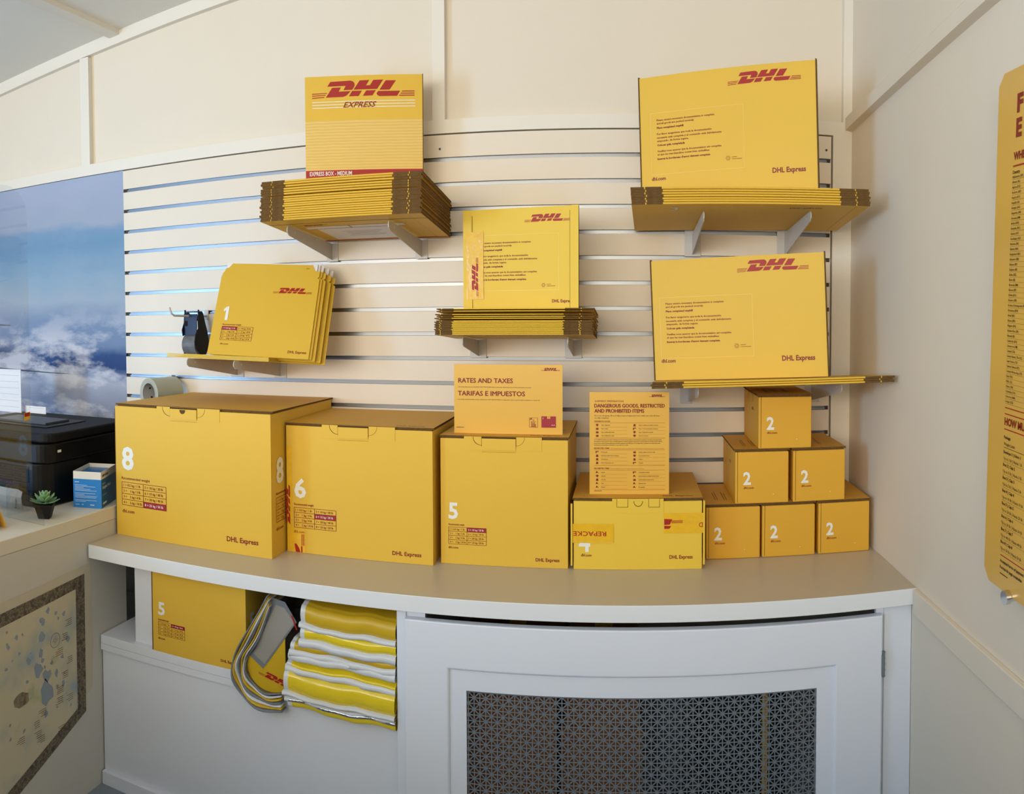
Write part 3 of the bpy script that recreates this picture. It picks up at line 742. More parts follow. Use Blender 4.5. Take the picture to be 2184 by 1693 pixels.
# flat envelopes on the left shelf
rot5 = (-.07, .026, -.03)
b5 = thing('card_envelope', '', 'envelope', (-1.376, -.285, 1.606), rot5, 'envelopes lying flat on the left shelf')
mb = MB(); mb.box(0, .365, 0, .255, 0, .0016, ENV, front=YELL); mb.build('envelope_body', b5)
mb = MB(); mb.box(.01, .355, .20, .254, .0016, .0020, PAPER); mb.build('flap', b5)
stack(b5, 6, .0021, (-1.376, -.285, 1.606), rot5, lambda k: 'yellow card envelope lying flat on the left shelf, %s of six' % ('lowest', 'fifth from the top', 'fourth from the top', 'third from the top', 'second from the top', 'topmost')[k], .003)

# ------------------------------------------------------------------ display cartons standing on the stacks
def panel_obj(name, label, o, u, v, t, build, cat='display carton', ym=YEL, edge=BRN):
    """standing slab: local X along u, local Z along v, front faces the viewer"""
    root = bpy.data.objects.new(name, None); COL.objects.link(root); tag(root, label, cat)
    U = Vector(u).normalized(); V = Vector(v); V = (V-U*V.dot(U)).normalized(); N = V.cross(U)
    M = Matrix((U, N, V)).transposed().to_4x4(); M.translation = Vector(o); root.matrix_world = M
    return root
LINES = [('Please ensure necessary documentation is complete', .211, .165, 0), ('and all goods are packed securely.', .202, .108, 0), ('Place completed waybill', .190, .077, 1),
    ('Por favor asegurarse que toda la documentación', .173, .156, 0), ('necesaria esté completa y el contenido está debidamente', .163, .184, 0), ('empacado, de forma segura.', .154, .091, 0), ('Colocar guía completada', .1425, .080, 1),
    ('Veuillez vous assurer que la documentation est complète', .126, .183, 0), ('et que les marchandises soient bien emballées.', .117, .150, 0), ('Inserez le bordereau d\'envoi dument complete', .105, .151, 1)]
def doc_block(mb, F, a, b, s=1., skip=0.):
    for tx, z, w, bd in LINES:
        text(mb, F, tx, a, b+(z-.105)*s, .0052*s, DRED, w=w*s, bold=.045 if bd else .024, res=1)
def recyc(mb, F, a, b, s=1.):
    for k in range(6):
        g = k*math.pi/3; c = (a+.0045*s*math.cos(g), b+.0045*s*math.sin(g)); r = .0022*s
        for q in range(8):
            g0, g1 = q*math.pi/4, (q+1)*math.pi/4
            mb.poly([F.p(c[0]+math.cos(x)*y, c[1]+math.sin(x)*y, .0008) for x, y in ((g0, r), (g1, r), (g1, r*.75), (g0, r*.75))][::-1], DRED)
    text(mb, F, 'made from', a+.010*s, b+.0015*s, .0026*s, DRED, w=.014*s, bold=.02, res=1); text(mb, F, 'recycled materials', a+.010*s, b-.0035*s, .0026*s, DRED, w=.027*s, bold=.02, res=1)

# upper right display (folded size-3 carton)
def display3(label, o, u, v, W, H, pr):
    r = panel_obj('display_carton', label, o, u, v, .022, None)
    mb = MB(); mb.box(0, W, 0, .022, 0, H, YEL, left=BRN, right=YEL, top=YEL)
    F = Face((0, 0, 0)); pr(mb, F)
    mb.build('front_panel', r)
    mb = MB(); mb.box(-.0022, .0012, -.0012, .010, .0, H+.003, BRN); mb.build('edge_flap', r)
    mb = MB(); mb.box(W-.0015, W+.0015, -.0014, .009, -.001, H+.003, BRN); mb.build('edge_flap', r)
    return r
def pr3(mb, F):
    logo(mb, F, .248, .284, .194, RED)
    frame(mb, F, .030, .066, .288, .232, .0007, YELP)
    doc_block(mb, F, .048, .106, .98); recyc(mb, F, .244, .094)
    text(mb, F, 'dhl.com', .030, .051, .0095, DRED, w=.040, bold=.025); text(mb, F, 'DHL Express', .362, .048, .0135, DRED, w=.088, bold=.03)
display3('wide yellow display carton standing on the upper right stack', (.042, -.20, 2.038), (.449, -.18, .015), (0, 0, 1), .482, .330, pr3)
def pr4(mb, F):
    logo(mb, F, .234, .278, .187, RED)
    frame(mb, F, .020, .058, .271, .220, .0007, YELP)
    doc_block(mb, F, .037, .0995, .96); recyc(mb, F, .226, .086)
    text(mb, F, 'dhl.com', .020, .047, .0095, DRED, w=.039, bold=.025); text(mb, F, 'DHL Express', .344, .044, .0135, DRED, w=.086, bold=.03)
display3('wide yellow display carton standing on the lower right stack', (.077, -.25, 1.5515), (.438, -.15, .020), (0, 0, 1), .463, .319, pr4)

# middle display (small folded carton with printed tape)
r = panel_obj('display_carton', 'square yellow display carton with orange printed tape above the middle stack', (-.457, -.18, 1.742), (.329, -.07, 0), (0, 0, 1), .012, None)
mb = MB(); mb.box(.002, .334, 0, .012, 0, .278, YELL, left=BRN, right=BRN); F = Face((0, 0, 0))
logo(mb, F, .183, .238, .128, RED); frame(mb, F, .064, .052, .281, .206, .0009, YELP)
doc_block(mb, F, .043, .081, .96); recyc(mb, F, .237, .066, .9)
text(mb, F, 'DHL Express', .261, .019, .0085, DRED, w=.058, bold=.03)
mb.build('front_panel', r)
mb = MB(); mb.poly([(.0, -.0012, 0), (.028, -.0012, 0), (.025, -.0012, .262), (.018, -.0012, .278), (.0, -.0012, .279)], YELL); rect(mb, F, .0275, 0, .0285, .262, GAPD, .0014); mb.build('side_flap', r)
mb = MB(); mb.poly([(.313, -.0012, 0), (.336, -.0012, 0), (.336, -.0012, .279), (.316, -.0012, .279), (.311, -.0012, .270)], YELL)
rect(mb, F, .312, 0, .3128, .266, GAPD, .0013); mb.build('side_flap', r)
mb = MB(); rect(mb, F, .010, .029, .062, .217, TAPEY, .0020); logo(mb, F, .046, .038, .108, RED, .0026, vert=True, hs=1.15); mb.build('printed_tape', r)

# upper left display (medium carton)
r = panel_obj('display_carton', 'yellow medium display carton with white lines standing on the upper left stack', (-.926, -.2, 2.0865), (.334, .094, 0), (0, 0, 1), .02, None)
mb = MB(); W, H = .347, .3475; z0 = .0135
mb.box(0, W, 0, .02, 0, .218+z0-.0135, FLUTE); mb.box(0, W, 0, .02, .218, H, YEL); F = Face((0, 0, z0))
rect(mb, F, 0, -.01, W, .0585, RED, .0006)
logo(mb, F, .021, .2715, .302, RED)
for k in range(3): rect(mb, F, .021, .2405+k*.0085, .108, .2425+k*.0085, WHT, .0007); rect(mb, F, .222, .2405+k*.0085, .325, .2425+k*.0085, WHT, .0007)
for k in range(3): rect(mb, F, .108, .2405+k*.0085, .222, .2425+k*.0085, WHT, .0007)
text(mb, F, 'EXPRESS', .113, .241, .0165, DRED, w=.092, bold=.01, off=.0012, shear=.45)
text(mb, F, 'EXPRESS BOX - MEDIUM', .012, .043, .0125, WHT, w=.125, bold=.015, off=.0011)
mb.build('front_panel', r)
mb = MB(); mb.box(W-.001, W+.0012, -.001, .02, 0, H+.001, BRN); mb.build('edge_flap', r)

# ------------------------------------------------------------------ card envelopes leaning on the left shelf
def envl(label, o, first=False):
    u = Vector((.31, .055, -.016)); v = Vector((.0, .13, .28))
    r = panel_obj('card_envelope', label, o, u, v, .003, None, 'envelope')
    r['group'] = 'envelopes leaning on the left shelf'
    mb = MB(); P_ = [(0, 0), (.318, 0), (.318, .262), (.311, .268), (.316, .272), (.316, .290), (.300, .292), (.290, .312), (.030, .312), (.020, .297), (.010, .295), (.008, .285), (.003, .278), (0, .265)]
    mb.prism([(a, 0, b) for a, b in P_], (0, .0022, 0), ENV)
    if first:
        F = Face((0, 0, 0))
        figure_one(mb, F, .028, .115, .046, WHT); text(mb, F, 'Recommended weight', .033, .0985, .005, DRED, w=.061, bold=.01)
        weight_table(mb, F, .033, .049, .133, .094, 1); text(mb, F, 'dhl.com', .036, .034, .0052, DRED, w=.026, bold=.01)
        logo(mb, F, .178, .212, .122, RED); text(mb, F, 'DHL Express', .252, .0165, .0085, DRED, w=.057, bold=.02)
        rect(mb, F, .272, .298, .283, .2995, DRED)
    mb.build('envelope_body', r)
    mb = MB(); mb.box(.012, .306, .0023, .0040, .270, .316, PAPER); mb.build('paper_flap', r)
    return r
envl('front yellow card envelope numbered 1 leaning back on the left shelf', (-1.222, -.292, 1.617), True)
dd = [(.006, .007, .001), (.014, .015, -.001), (.010, .024, -.004), (.024, .033, -.004), (.019, .042, -.006), (.031, .050, -.008)]
for k, (a, b, c) in enumerate(dd):
    envl('plain yellow card envelope leaning %s behind the front envelope' % ('first', 'second', 'third', 'fourth', 'fifth', 'last')[k], (-1.222+a, -.292+b, 1.615+c-.006*k*.3))

# ------------------------------------------------------------------ signs on the cartons
sg = thing('sign_holder', 'landscape yellow sign reading RATES AND TAXES on the carton numbered 5', 'sign', (-.459, -.30, 1.4115))
mb = MB(); mb.box(0, .291, 0, .0012, .0, .1845, SIGN); F = Face((0, 0, .0105))
heavy(mb, F, 'RATES AND TAXES', .012, .125, .0128, DRED, w=.147); heavy(mb, F, 'TARIFAS E IMPUESTOS', .0105, .0905, .0130, DRED, w=.181)
text(mb, F, 'The rates that are provided DO NOT INCLUDE duties and taxes that may incur at the destination country.', .0115, .1125, .0026, BLK, w=.197, bold=.01, res=1)
text(mb, F, 'Las tarifas suministradas en las cotizaciones NO INCLUYEN los impuestos que le puede fijar la aduana en el país de', .010, .079, .0026, BLK, w=.221, bold=.01, res=1)
logo(mb, F, .235, .158, .049, DRED); rect(mb, F, .006, .0045, .027, .0058, BLK)
frame(mb, F, .203, .008, .225, .034, .0008, DRED); mb.poly([F.p(.203, .0295, .0009), F.p(.2095, .0285, .0009), F.p(.2095, .034, .0009)], DRED)
for k, h in enumerate((.012, .009, .011, .007)): rect(mb, F, .2085+k*.0032, .0105, .2102+k*.0032, .0105+h, DRED, .0008)
rect(mb, F, .2065, .0095, .2215, .0105, DRED, .0008); text(mb, F, 'TAX', .211, .026, .0026, DRED, w=.006, bold=.03); rect(mb, F, .2075, .0225, .2205, .0236, DRED, .0008)
rect(mb, F, .235, .008, .2735, .038, CELL, .0008); rect(mb, F, .2505, .0315, .2540, .0378, SIGN, .0012); rect(mb, F, .2550, .0315, .2585, .0378, SIGN, .0012)
rect(mb, F, .2392, .030, .2398, .0345, WHT, .0012); rect(mb, F, .2383, .033, .2407, .0337, WHT, .0012)
for a in (.2615, .2665): mb.poly([F.p(a, .014, .0012), F.p(a+.004, .014, .0012), F.p(a+.002, .0163, .0012)], WHT)
mb.build('printed_sheet', sg)
mb = MB(); mb.box(0, .291, .0014, .0034, 0, .186, ACR); mb.box(0, .291, .0014, .075, -.0005, .0018, ACR); mb.build('acrylic_stand', sg)

sg = thing('sign_holder', 'portrait yellow notice on dangerous goods standing on the carton numbered 4', 'sign', (-.097, -.30, 1.2555))
mb = MB(); mb.box(0, .209, 0, .0012, .0, .2695, SIGN); F = Face((0, 0, .0045))
text(mb, F, 'SHIPMENT PREPARATION', .014, .2385, .0052, DRED, w=.075)
heavy(mb, F, 'DANGEROUS GOODS, RESTRICTED', .013, .2245, .0098, DRED, w=.184); heavy(mb, F, 'AND PROHIBITED ITEMS', .013, .2110, .0098, DRED, w=.130)
text(mb, F, 'If you are dropping off your fully prepared shipments here, make sure that all items', .013, .2015, .0031, BLK, w=.171, bold=.01, res=1); text(mb, F, 'are fully compliant.', .013, .1955, .0031, BLK, w=.038, bold=.01, res=1)
logo(mb, F, .156, .252, .042, DRED)
def icon(mb, a, b, k):
    s = .0032; kk = k % 5
    if kk == 0: pts = [(-1, -.9), (1, -.9), (1.2, .1), (.3, 1), (-.2, .3), (-.9, .9)]
    elif kk == 1: pts = [(-1, -1), (1, -1), (.7, .9), (-.7, .9)]
    elif kk == 2: pts = [(-1.2, -.8), (-.6, 1), (0, -.2), (1.2, -.9), (.4, .2), (0, .9)]
    elif kk == 3: pts = [(-1.3, .8), (1.3, .8), (1.3, .2), (-.4, .1), (-.6, -1), (-1.2, -1)]
    else: pts = [(0, -1.2), (1.2, .3), (.6, 1), (-.6, 1), (-1.2, .3)]
    mb.poly([F.p(a+x*s, b+y*s, .0008) for x, y in pts], DRED)
def rows(b0, dz, left, right):
    for k, (l, r_) in enumerate(zip(left, right)):
        b = b0-k*dz
        icon(mb, .020, b, k+len(l)); text(mb, F, l, .0305, b-.001, .0023, BLK, res=1, bold=.02); icon(mb, .118, b, k+len(r_)+2); text(mb, F, r_, .129, b-.001, .0023, BLK, res=1, bold=.02)
        rect(mb, F, .030, b-.0050, .099, b-.0047, DRED, .0007); rect(mb, F, .128, b-.0050, .199, b-.0047, DRED, .0007)
text(mb, F, 'DANGEROUS GOODS', .013, .1865, .0033, DRED, w=.041, bold=.03, res=1)
rect(mb, F, .013, .1838, .198, .1843, DRED); rows(.1780, .0093, ['Class 1: Explosives', 'Class 2: Gases', 'Class 3: Inflammable liquids', 'Class 4: Inflammable solids'], ['Class 5: Oxidizer and organic peroxides', 'Class 6: Toxic and infectious substances', 'Class 7: Radioactive materials', 'Class 8: Corrosives'])
rect(mb, F, .013, .1430, .198, .1435, DRED)
for k, tx in enumerate(('is an established authorized carrier of Dangerous Goods, and we adhere to international regulations and agreements governing', 'the shipment of these goods. Cargo containing hazardous materials (dangerous goods) for transportation by aircraft, must be offered', 'in accordance with the federal hazardous materials regulations (49 CFR parts 171 through 180). A violation can result in five years', 'imprisonment and penalties of $250,000 or more (49 U.S.C. 5124).')):
    text(mb, F, tx, .012, .1385-k*.0046, .0020, BLK, w=(.177, .178, .174, .09)[k], bold=.03, res=1)
text(mb, F, 'RESTRICTED ITEMS', .012, .1155, .0033, DRED, w=.040, bold=.03, res=1); text(mb, F, 'The following items require special approval or documentation. Please check with your representative', .055, .1155, .0020, DRED, w=.141, res=1)
rect(mb, F, .012, .1125, .198, .1130, DRED); rows(.1070, .0095, ['Firearm parts', 'Items that could be seen as weapons', 'Furs and ivory', 'Insects, larvae, pupae, etc.'], ['Jewelry, watches, precious metals', 'Loose precious stones', 'Tobacco', 'Toy guns'])
rect(mb, F, .012, .0712, .198, .0717, DRED)
text(mb, F, 'PROHIBITED ITEMS', .012, .0625, .0033, DRED, w=.040, bold=.03, res=1); text(mb, F, 'The following items may not be shipped under any circumstances', .055, .0625, .0020, DRED, w=.088, res=1)
rect(mb, F, .012, .0595, .198, .0600, DRED); rows(.0535, .0097, ['Animals', 'Asbestos', 'Gold bars', 'Cash', 'Firearms'], ['Combustible materials', 'Human remains, including cremated ashes', 'Jewels, metals, precious stones', 'Illegal narcotics', 'Pornography'])
rect(mb, F, .012, .0068, .198, .0072, DRED); rect(mb, F, .012, .0035, .032, .0047, BLK)
mb.build('printed_sheet', sg)
mb = MB(); mb.box(0, .209, .0014, .0034, 0, .271, ACR); mb.box(0, .209, .0014, .075, -.0005, .0018, ACR); mb.build('acrylic_stand', sg)

# ------------------------------------------------------------------ information board on the right wall
pb = thing('information_board', 'tall yellow board of countries and weight limits on the right wall', 'notice board', (.65, -1.034, 1.24), (.036, 0, 0))
BL_ = (.65, -1.05, 1.24)
mb = MB(); mb.prism([(.6502, -1.05+a, 1.24+b) for a, b in ((0, .02), (-.02, 0), (-.62, 0), (-.62, .925), (-.02, .925), (0, .905))], (.004, 0, 0), POST)
F = Face((.65, -1.05, 1.24), (0, -1, 0), (0, 0, 1)); F.n = Vector((-1, 0, 0))
C0 = .064
text(mb, F, 'F', C0+.009, .848, .031, DRED, w=.021, bold=.045); text(mb, F, 'E', C0+.008, .806, .031, DRED, w=.020, bold=.045)
text(mb, F, 'WHERE', C0+.002, .766, .0135, DRED, w=.060, bold=.04); rect(mb, F, C0+.001, .754, .60, .7565, RED)
text(mb, F, 'Country', C0, .742, .0056, BLK, bold=.026)
CTY = 'Afghanistan (AF);Albania (AL);Algeria (DZ);Andorra (AD);Angola (AO);Anguilla (AI);Antigua (AG);Argentina (AR);Armenia (AM);Aruba (AW);Australia (AU);Austria (AT);Azerbaijan (AZ);Bahamas (BS);Bahrain (BH);Bangladesh (BD);Barbados (BB);Belarus (BY);Belgium (BE);Belize (BZ);Benin (BJ);Bermuda (BM);Bhutan (BT);Bolivia (BO);Bonaire (XB);Bosnia & Herzegovina (BA);Botswana (BW);Brazil (BR);Brunei (BN);Bulgaria (BG);Burkina Faso (BF);Burundi (BI);Cambodia (KH);Cameroon (CM);Canada (CA);Canary Islands, The (IC);Cape Verde (CV);Cayman Islands (KY);Central African Rep (CF);Chad (TD);Chile (CL);China (CN);Colombia (CO);Comoros (KM);Congo (CG)'.split(';')
for k, c in enumerate(CTY):
    z = .7345-k*.00897; text(mb, F, c, C0, z, .0042, BLK, bold=.01, res=1); rect(mb, F, C0, z-.0026, .60, z-.0023, BLK)
rect(mb, F, C0, .3290, .60, .3308, RED); rect(mb, F, C0, .3180, .60, .3198, RED)
text(mb, F, 'HOW MUCH', C0, .2990, .0135, DRED, w=.098, bold=.04); rect(mb, F, C0, .2905, .60, .2923, RED)
text(mb, F, 'Package', C0, .2745, .0056, BLK, bold=.026); text(mb, F, 'Weight Limit', C0, .2625, .0056, BLK, bold=.005); rect(mb, F, C0, .2580, .60, .2588, BLK)
for k, (a, b) in enumerate((('Envelope 1 | Sobre 1', 'Up to 1 lb | Hasta 1 lb'), ('Box 2 | Caja 2', 'Up to 3 lb | Hasta 3 lb'), ('Box 3 | Caja 3', 'Up to 5 lb | Hasta 5 lb'), ('Box 4 | Caja 4', 'Up to 10 lb | Hasta 10 lb'), ('Box 5 | Caja 5', 'Up to 20 lb | Hasta 20 lb'), ('Box 6 | Caja 6', 'Up to 30 lb | Hasta 30 lb'), ('Box 7 | Caja 7', 'Up to 40 lb | Hasta 40 lb'), ('Box 8 | Caja 8', 'Up to 50 lb | Hasta 50 lb'))):
    z = .2480-k*.0233; text(mb, F, a, C0, z, .0056, BLK, bold=.026, res=1); text(mb, F, b, C0, z-.0115, .0056, BLK, bold=.005, res=1); rect(mb, F, C0, z-.0150, .60, z-.0147, BLK)
rect(mb, F, C0, .0620, .60, .0635, RED); text(mb, F, 'Accepted forms of payment', C0, .0500, .0056, BLK, bold=.026); text(mb, F, 'Formas de pago aceptadas', C0, .0385, .0056, BLK, bold=.026)
rect(mb, F, C0, .0285, C0+.030, .0300, BLK)
mb.build('printed_board', pb, BL_)
for y, z in ((-1.150, 1.237), (-1.57, 1.237), (-1.57, 2.15)):
    mb = MB(); mb.tube([(.6884, y, z), (.646, y, z)], .0095, CHROME, 24); mb.tube([(.6495, y, z), (.640, y, z)], .0125, CHROME, 24)
    mb.build('standoff', pb, BL_, smooth=False)

# ------------------------------------------------------------------ hooks, tape dispenser, tape roll
def hook(label, x, z, y1, bx=0., up=.03):
    r = thing('slatwall_hook', label, 'hook', (x, 0, z))
    mb = MB(); mb.box(x-.009, x+.009, -.003, -.0005, z-.012, z+.022, BRKT); mb.build('back_plate', r, (x, 0, z), bevel=.001)
    mb = MB(); mb.tube([(x, -.003, z), (x+bx*.5, y1*.5, z+.001), (x+bx, y1, z+.003), (x+bx*1.1, y1-.012, z+.010), (x+bx*1.15, y1-.022, z+up)], .0033, BRKT, 12); mb.build('prong', r, (x, 0, z), smooth=True)
    return r
hook('bent metal hook holding the black tape dispenser', -1.395, 1.733, -.160, -.030)
hook('metal hook through the large clear tape roll', -1.552, 1.500, -.085, 0.0, .018)
td = thing('tape_dispenser', 'black handheld tape dispenser hanging from a slatwall hook', 'tape dispenser', (-1.400, -.075, 1.592), (0, 0, -.10))
# side plate (teardrop), navy frame, tape
prof = [(.012, .158), (.020, .150), (.030, .120), (.042, .090), (.050, .058), (.046, .030), (.032, .010), (.014, .000), (.006, -.004), (.012, .006), (.004, .012), (-.018, .030), (-.028, .055), (-.022, .080), (-.006, .100), (-.008, .130), (-.004, .158)]
mb = MB(); mb.prism([(.026, a-.008, b) for a, b in prof], (.004, 0, 0), BLKM); mb.build('side_plate', td)
prof2 = [(.012, .156), (.020, .150), (.026, .120), (.016, .095), (.0, .080), (-.020, .075), (-.024, .095), (-.012, .120), (-.010, .150)]
mb = MB(); mb.prism([(-.030, a-.008, b) for a, b in prof2], (.003, 0, 0), NAVY); mb.build('side_plate', td)
mb = MB(); mb.prism([(-.030, a-.008, b) for a, b in ((.010, .030), (.02, .012), (.0, .0), (-.016, .010), (-.012, .024))], (.003, 0, 0), BLKM); mb.build('lower_guard', td)
mb = MB(); mb.box(-.030, .026, -.022, -.019, .078, .108, NAVY); mb.box(-.030, .026, -.018, -.015, .126, .148, NAVY); mb.box(-.012, .026, -.021, -.018, .102, .130, NAVY)
mb.box(-.028, .028, -.014, -.012, .154, .158, BLKP); mb.box(-.030, -.027, -.016, -.010, .150, .163, BLKP); mb.box(.027, .030, -.016, -.010, .150, .163, BLKP); mb.build('frame', td)
mb = MB(); mb.tube([(-.029, .004, .045), (.025, .004, .045)], .038, TAPEB, 40); mb.tube([(-.0295, .004, .045), (-.029, .004, .045)], .020, CORE, 24)
mb.build('tape', td, smooth=False)
tr = thing('tape_roll', 'large roll of clear packing tape hanging left of the size 8 carton', 'tape roll', (-1.548, -.066, 1.4655))
mb = MB(); N = 48
def ring(y0, y1, ri, ro, mt):
    for k in range(N):
        a, b = 2*math.pi*k/N, 2*math.pi*(k+1)/N
        q = lambda r_, g, y: (r_*math.cos(g), y, r_*math.sin(g))
        mb.poly([q(ro, a, y0), q(ro, b, y0), q(ro, b, y1), q(ro, a, y1)][::-1], mt); mb.poly([q(ri, a, y0), q(ri, b, y0), q(ri, b, y1), q(ri, a, y1)], mt)
        mb.poly([q(ri, a, y0), q(ro, a, y0), q(ro, b, y0), q(ri, b, y0)][::-1], mt); mb.poly([q(ri, a, y1), q(ro, a, y1), q(ro, b, y1), q(ri, b, y1)], mt)
ring(-.052, .058, .0405, .055, TAPEC); mb.build('tape', tr)
mb = MB(); ring(-.053, .059, .037, .0402, CORE)
for k in range(14):
    g = k*.9; y = -.045+.007*k; c = Vector((.0368*math.cos(g), y, .0368*math.sin(g)))
    tdir = Vector((-math.sin(g), 0, math.cos(g)))*.0045; yd = Vector((0, .004, 0))
    mb.poly([c-tdir-yd, c+tdir-yd, c+tdir+yd, c-tdir+yd], BLKP)
mb.build('core', tr)
tr.rotation_euler = (0, 0, -.35)

# ------------------------------------------------------------------ desk objects
# acrylic screen with its quarter-round foot
sc_ = thing('acrylic_screen', 'clear acrylic sneeze screen standing along the side desk', 'screen', (-1.63, -1.0, DT))
AL = (-1.63, -1.0, DT)
pts = []; y0, y1, z0, z1, rc = -.645, -1.75, DT+.001, 2.125, .085
for k in range(9):
    g = k*math.pi/16; pts.append((-1.632, y0-rc+rc*math.sin(math.pi/2-g), z1-rc+rc*math.sin(g)))
pts = [(-1.632, y0, z0)]+pts+[(-1.632, y1, z1), (-1.632, y1, z0)]
mb = MB(); mb.prism(pts, (.004, 0, 0), ACR); mb.build('pane', sc_, AL)
mb = MB(); fo = [(-1.6275, -.756, DT+.0005)]
for k in range(13):
    g = k*math.pi/24; fo.append((-1.6275+.148*math.cos(g), -.756, DT+.0005+.105*math.sin(g)))
mb.prism(fo, (0, .005, 0), ACR); mb.build('foot', sc_, AL)

# printer
pr = thing('printer', 'black multifunction printer on the side desk behind the acrylic screen', 'printer', (-1.62, -.60, DT))
PL = (-1.62, -.60, DT)
def rrect(x0, x1, y0, y1, r_, seg=6):
    out = []
    for cx, cy, a in ((x1-r_, y0+r_, -math.pi/2), (x1-r_, y1-r_, 0), (x0+r_, y1-r_, math.pi/2), (x0+r_, y0+r_, math.pi)):
        for k in range(seg+1): g = a+k*math.pi/2/seg; out.append((cx+r_*math.cos(g), cy+r_*math.sin(g)))
    return out
mb = MB(); mb.prism([(a, b, DT+.004) for a, b in rrect(-2.12, -1.606, -.625, -.17, .055)], (0, 0, .130), BLKP); mb.build('lower_body', pr, PL, bevel=.003)
mb = MB(); mb.prism([(a, b, DT+.136) for a, b in rrect(-2.12, -1.598, -.620, -.17, .05)], (0, 0, .058), BLKP); mb.build('scanner_unit', pr, PL, bevel=.004)
mb = MB(); mb.prism([(a, b, DT+.196) for a, b in rrect(-2.10, -1.602, -.60, -.18, .045)], (0, 0, .030), BLKM); mb.build('lid', pr, PL, bevel=.006)
mb = MB(); mb.box(-2.02, -1.70, -.50, -.30, DT+.2265, DT+.229, BLKP); mb.box(-1.98, -1.74, -.46, -.34, DT+.229, DT+.236, GRAYP); mb.build('document_feeder', pr, PL, bevel=.002)
mb = MB(); F = Face((-1.598, -.620, DT+.136), (0, 1, 0)); rect(mb, F, .058, .030, .075, .038, WHT, .0008); mb.build('badge', pr, PL)
mb = MB(); mb.box(-2.05, -1.66, -.6285, -.624, DT+.02, DT+.055, BLKM); mb.box(-2.05, -1.66, -.6285, -.624, DT+.075, DT+.125, BLKM); mb.build('paper_tray', pr, PL, bevel=.002)

# papers on the printer
for lab, x0, x1, y0, y1, z0, z1 in (('upright white printed page standing on the printer lid', -2.22, -2.062, -.245, -.243, DT+.2266, 1.545), ('white printed page lying against the back of the printer lid', -2.06, -1.955, -.225, -.223, DT+.2266, 1.408)):
    mb = MB(); mb.box(x0, x1, y0, y1, z0, z1, PAPER); F = Face((x0, y0, z0))
    for k in range(6): rect(mb, F, .02, .02+k*.024, (x1-x0)-.01, .0208+k*.024, PAPG)
    tag(mb.build('paper_sheet', None, (x0, y0, z0)), lab, 'paper')
# sticker on screen
mb = MB(); mb.poly([(-1.6262, -.650, 1.432), (-1.6262, -.676, 1.428), (-1.6262, -.676, 1.452), (-1.6262, -.650, 1.454)], YEL2); mb.poly([(-1.6258, -.652, 1.442), (-1.6258, -.674, 1.441), (-1.6258, -.674, 1.451), (-1.6258, -.652, 1.453)], RED)
st = mb.build('sticker', sc_, AL); st['label'] = 'small red and yellow sticker'

# mask box
mk = thing('mask_box', 'open blue and white box of face masks at the desk corner', 'box', (-1.557, -.538, DT+.0005), (0, 0, .33))
W, D, H = .0915, .14, .110
mb = MB(); F = Face((0, 0, 0)); S = Face((W, 0, 0), (0, 1, 0))
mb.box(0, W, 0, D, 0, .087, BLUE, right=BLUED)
text(mb, F, 'MASK', .006, .0765, .0028, WHT, w=.014, bold=.03)
for k in range(13): 
    if k not in (2, 7): rect(mb, F, .006, .018+k*.0042, .006+(.035, .07, .05, .068, .072, .03, .066, .06, .07, .05, .028, .066, .04)[k], .0188+k*.0042, WHT)
text(mb, F, 'CE', .027, .0075, .0035, WHT, w=.006); rect(mb, F, .006, .0085, .020, .0095, WHT); rect(mb, F, .055, .008, .068, .010, WHT)
text(mb, S, 'Single-use', .008, .071, .0045, WHT, w=.030); text(mb, S, 'Surgical Mask', .008, .0575, .0092, WHT, w=.078, bold=.02); rect(mb, S, .008, .038, .045, .039, WHT); rect(mb, S, .012, .010, .045, .0155, CREAM)
mb.build('carton_body', mk)
mb = MB(); t = .0012
mb.box(0, W, 0, t, .087, .110, CREAM); mb.box(W-t, W, 0, D, .087, .110, CREAM); mb.box(0, t, 0, D, .087, .110, CREAM); mb.box(0, W, D-t, D, .087, .110, CREAM)
text(mb, S, 'BYD CARE', .010, .0945, .0065, BLK, w=.052, bold=.04); mb.build('white_collar', mk)
mb = MB(); mb.box(.004, W-.004, .004, D-.004, .0875, .098, BLUE); mb.build('masks', mk)

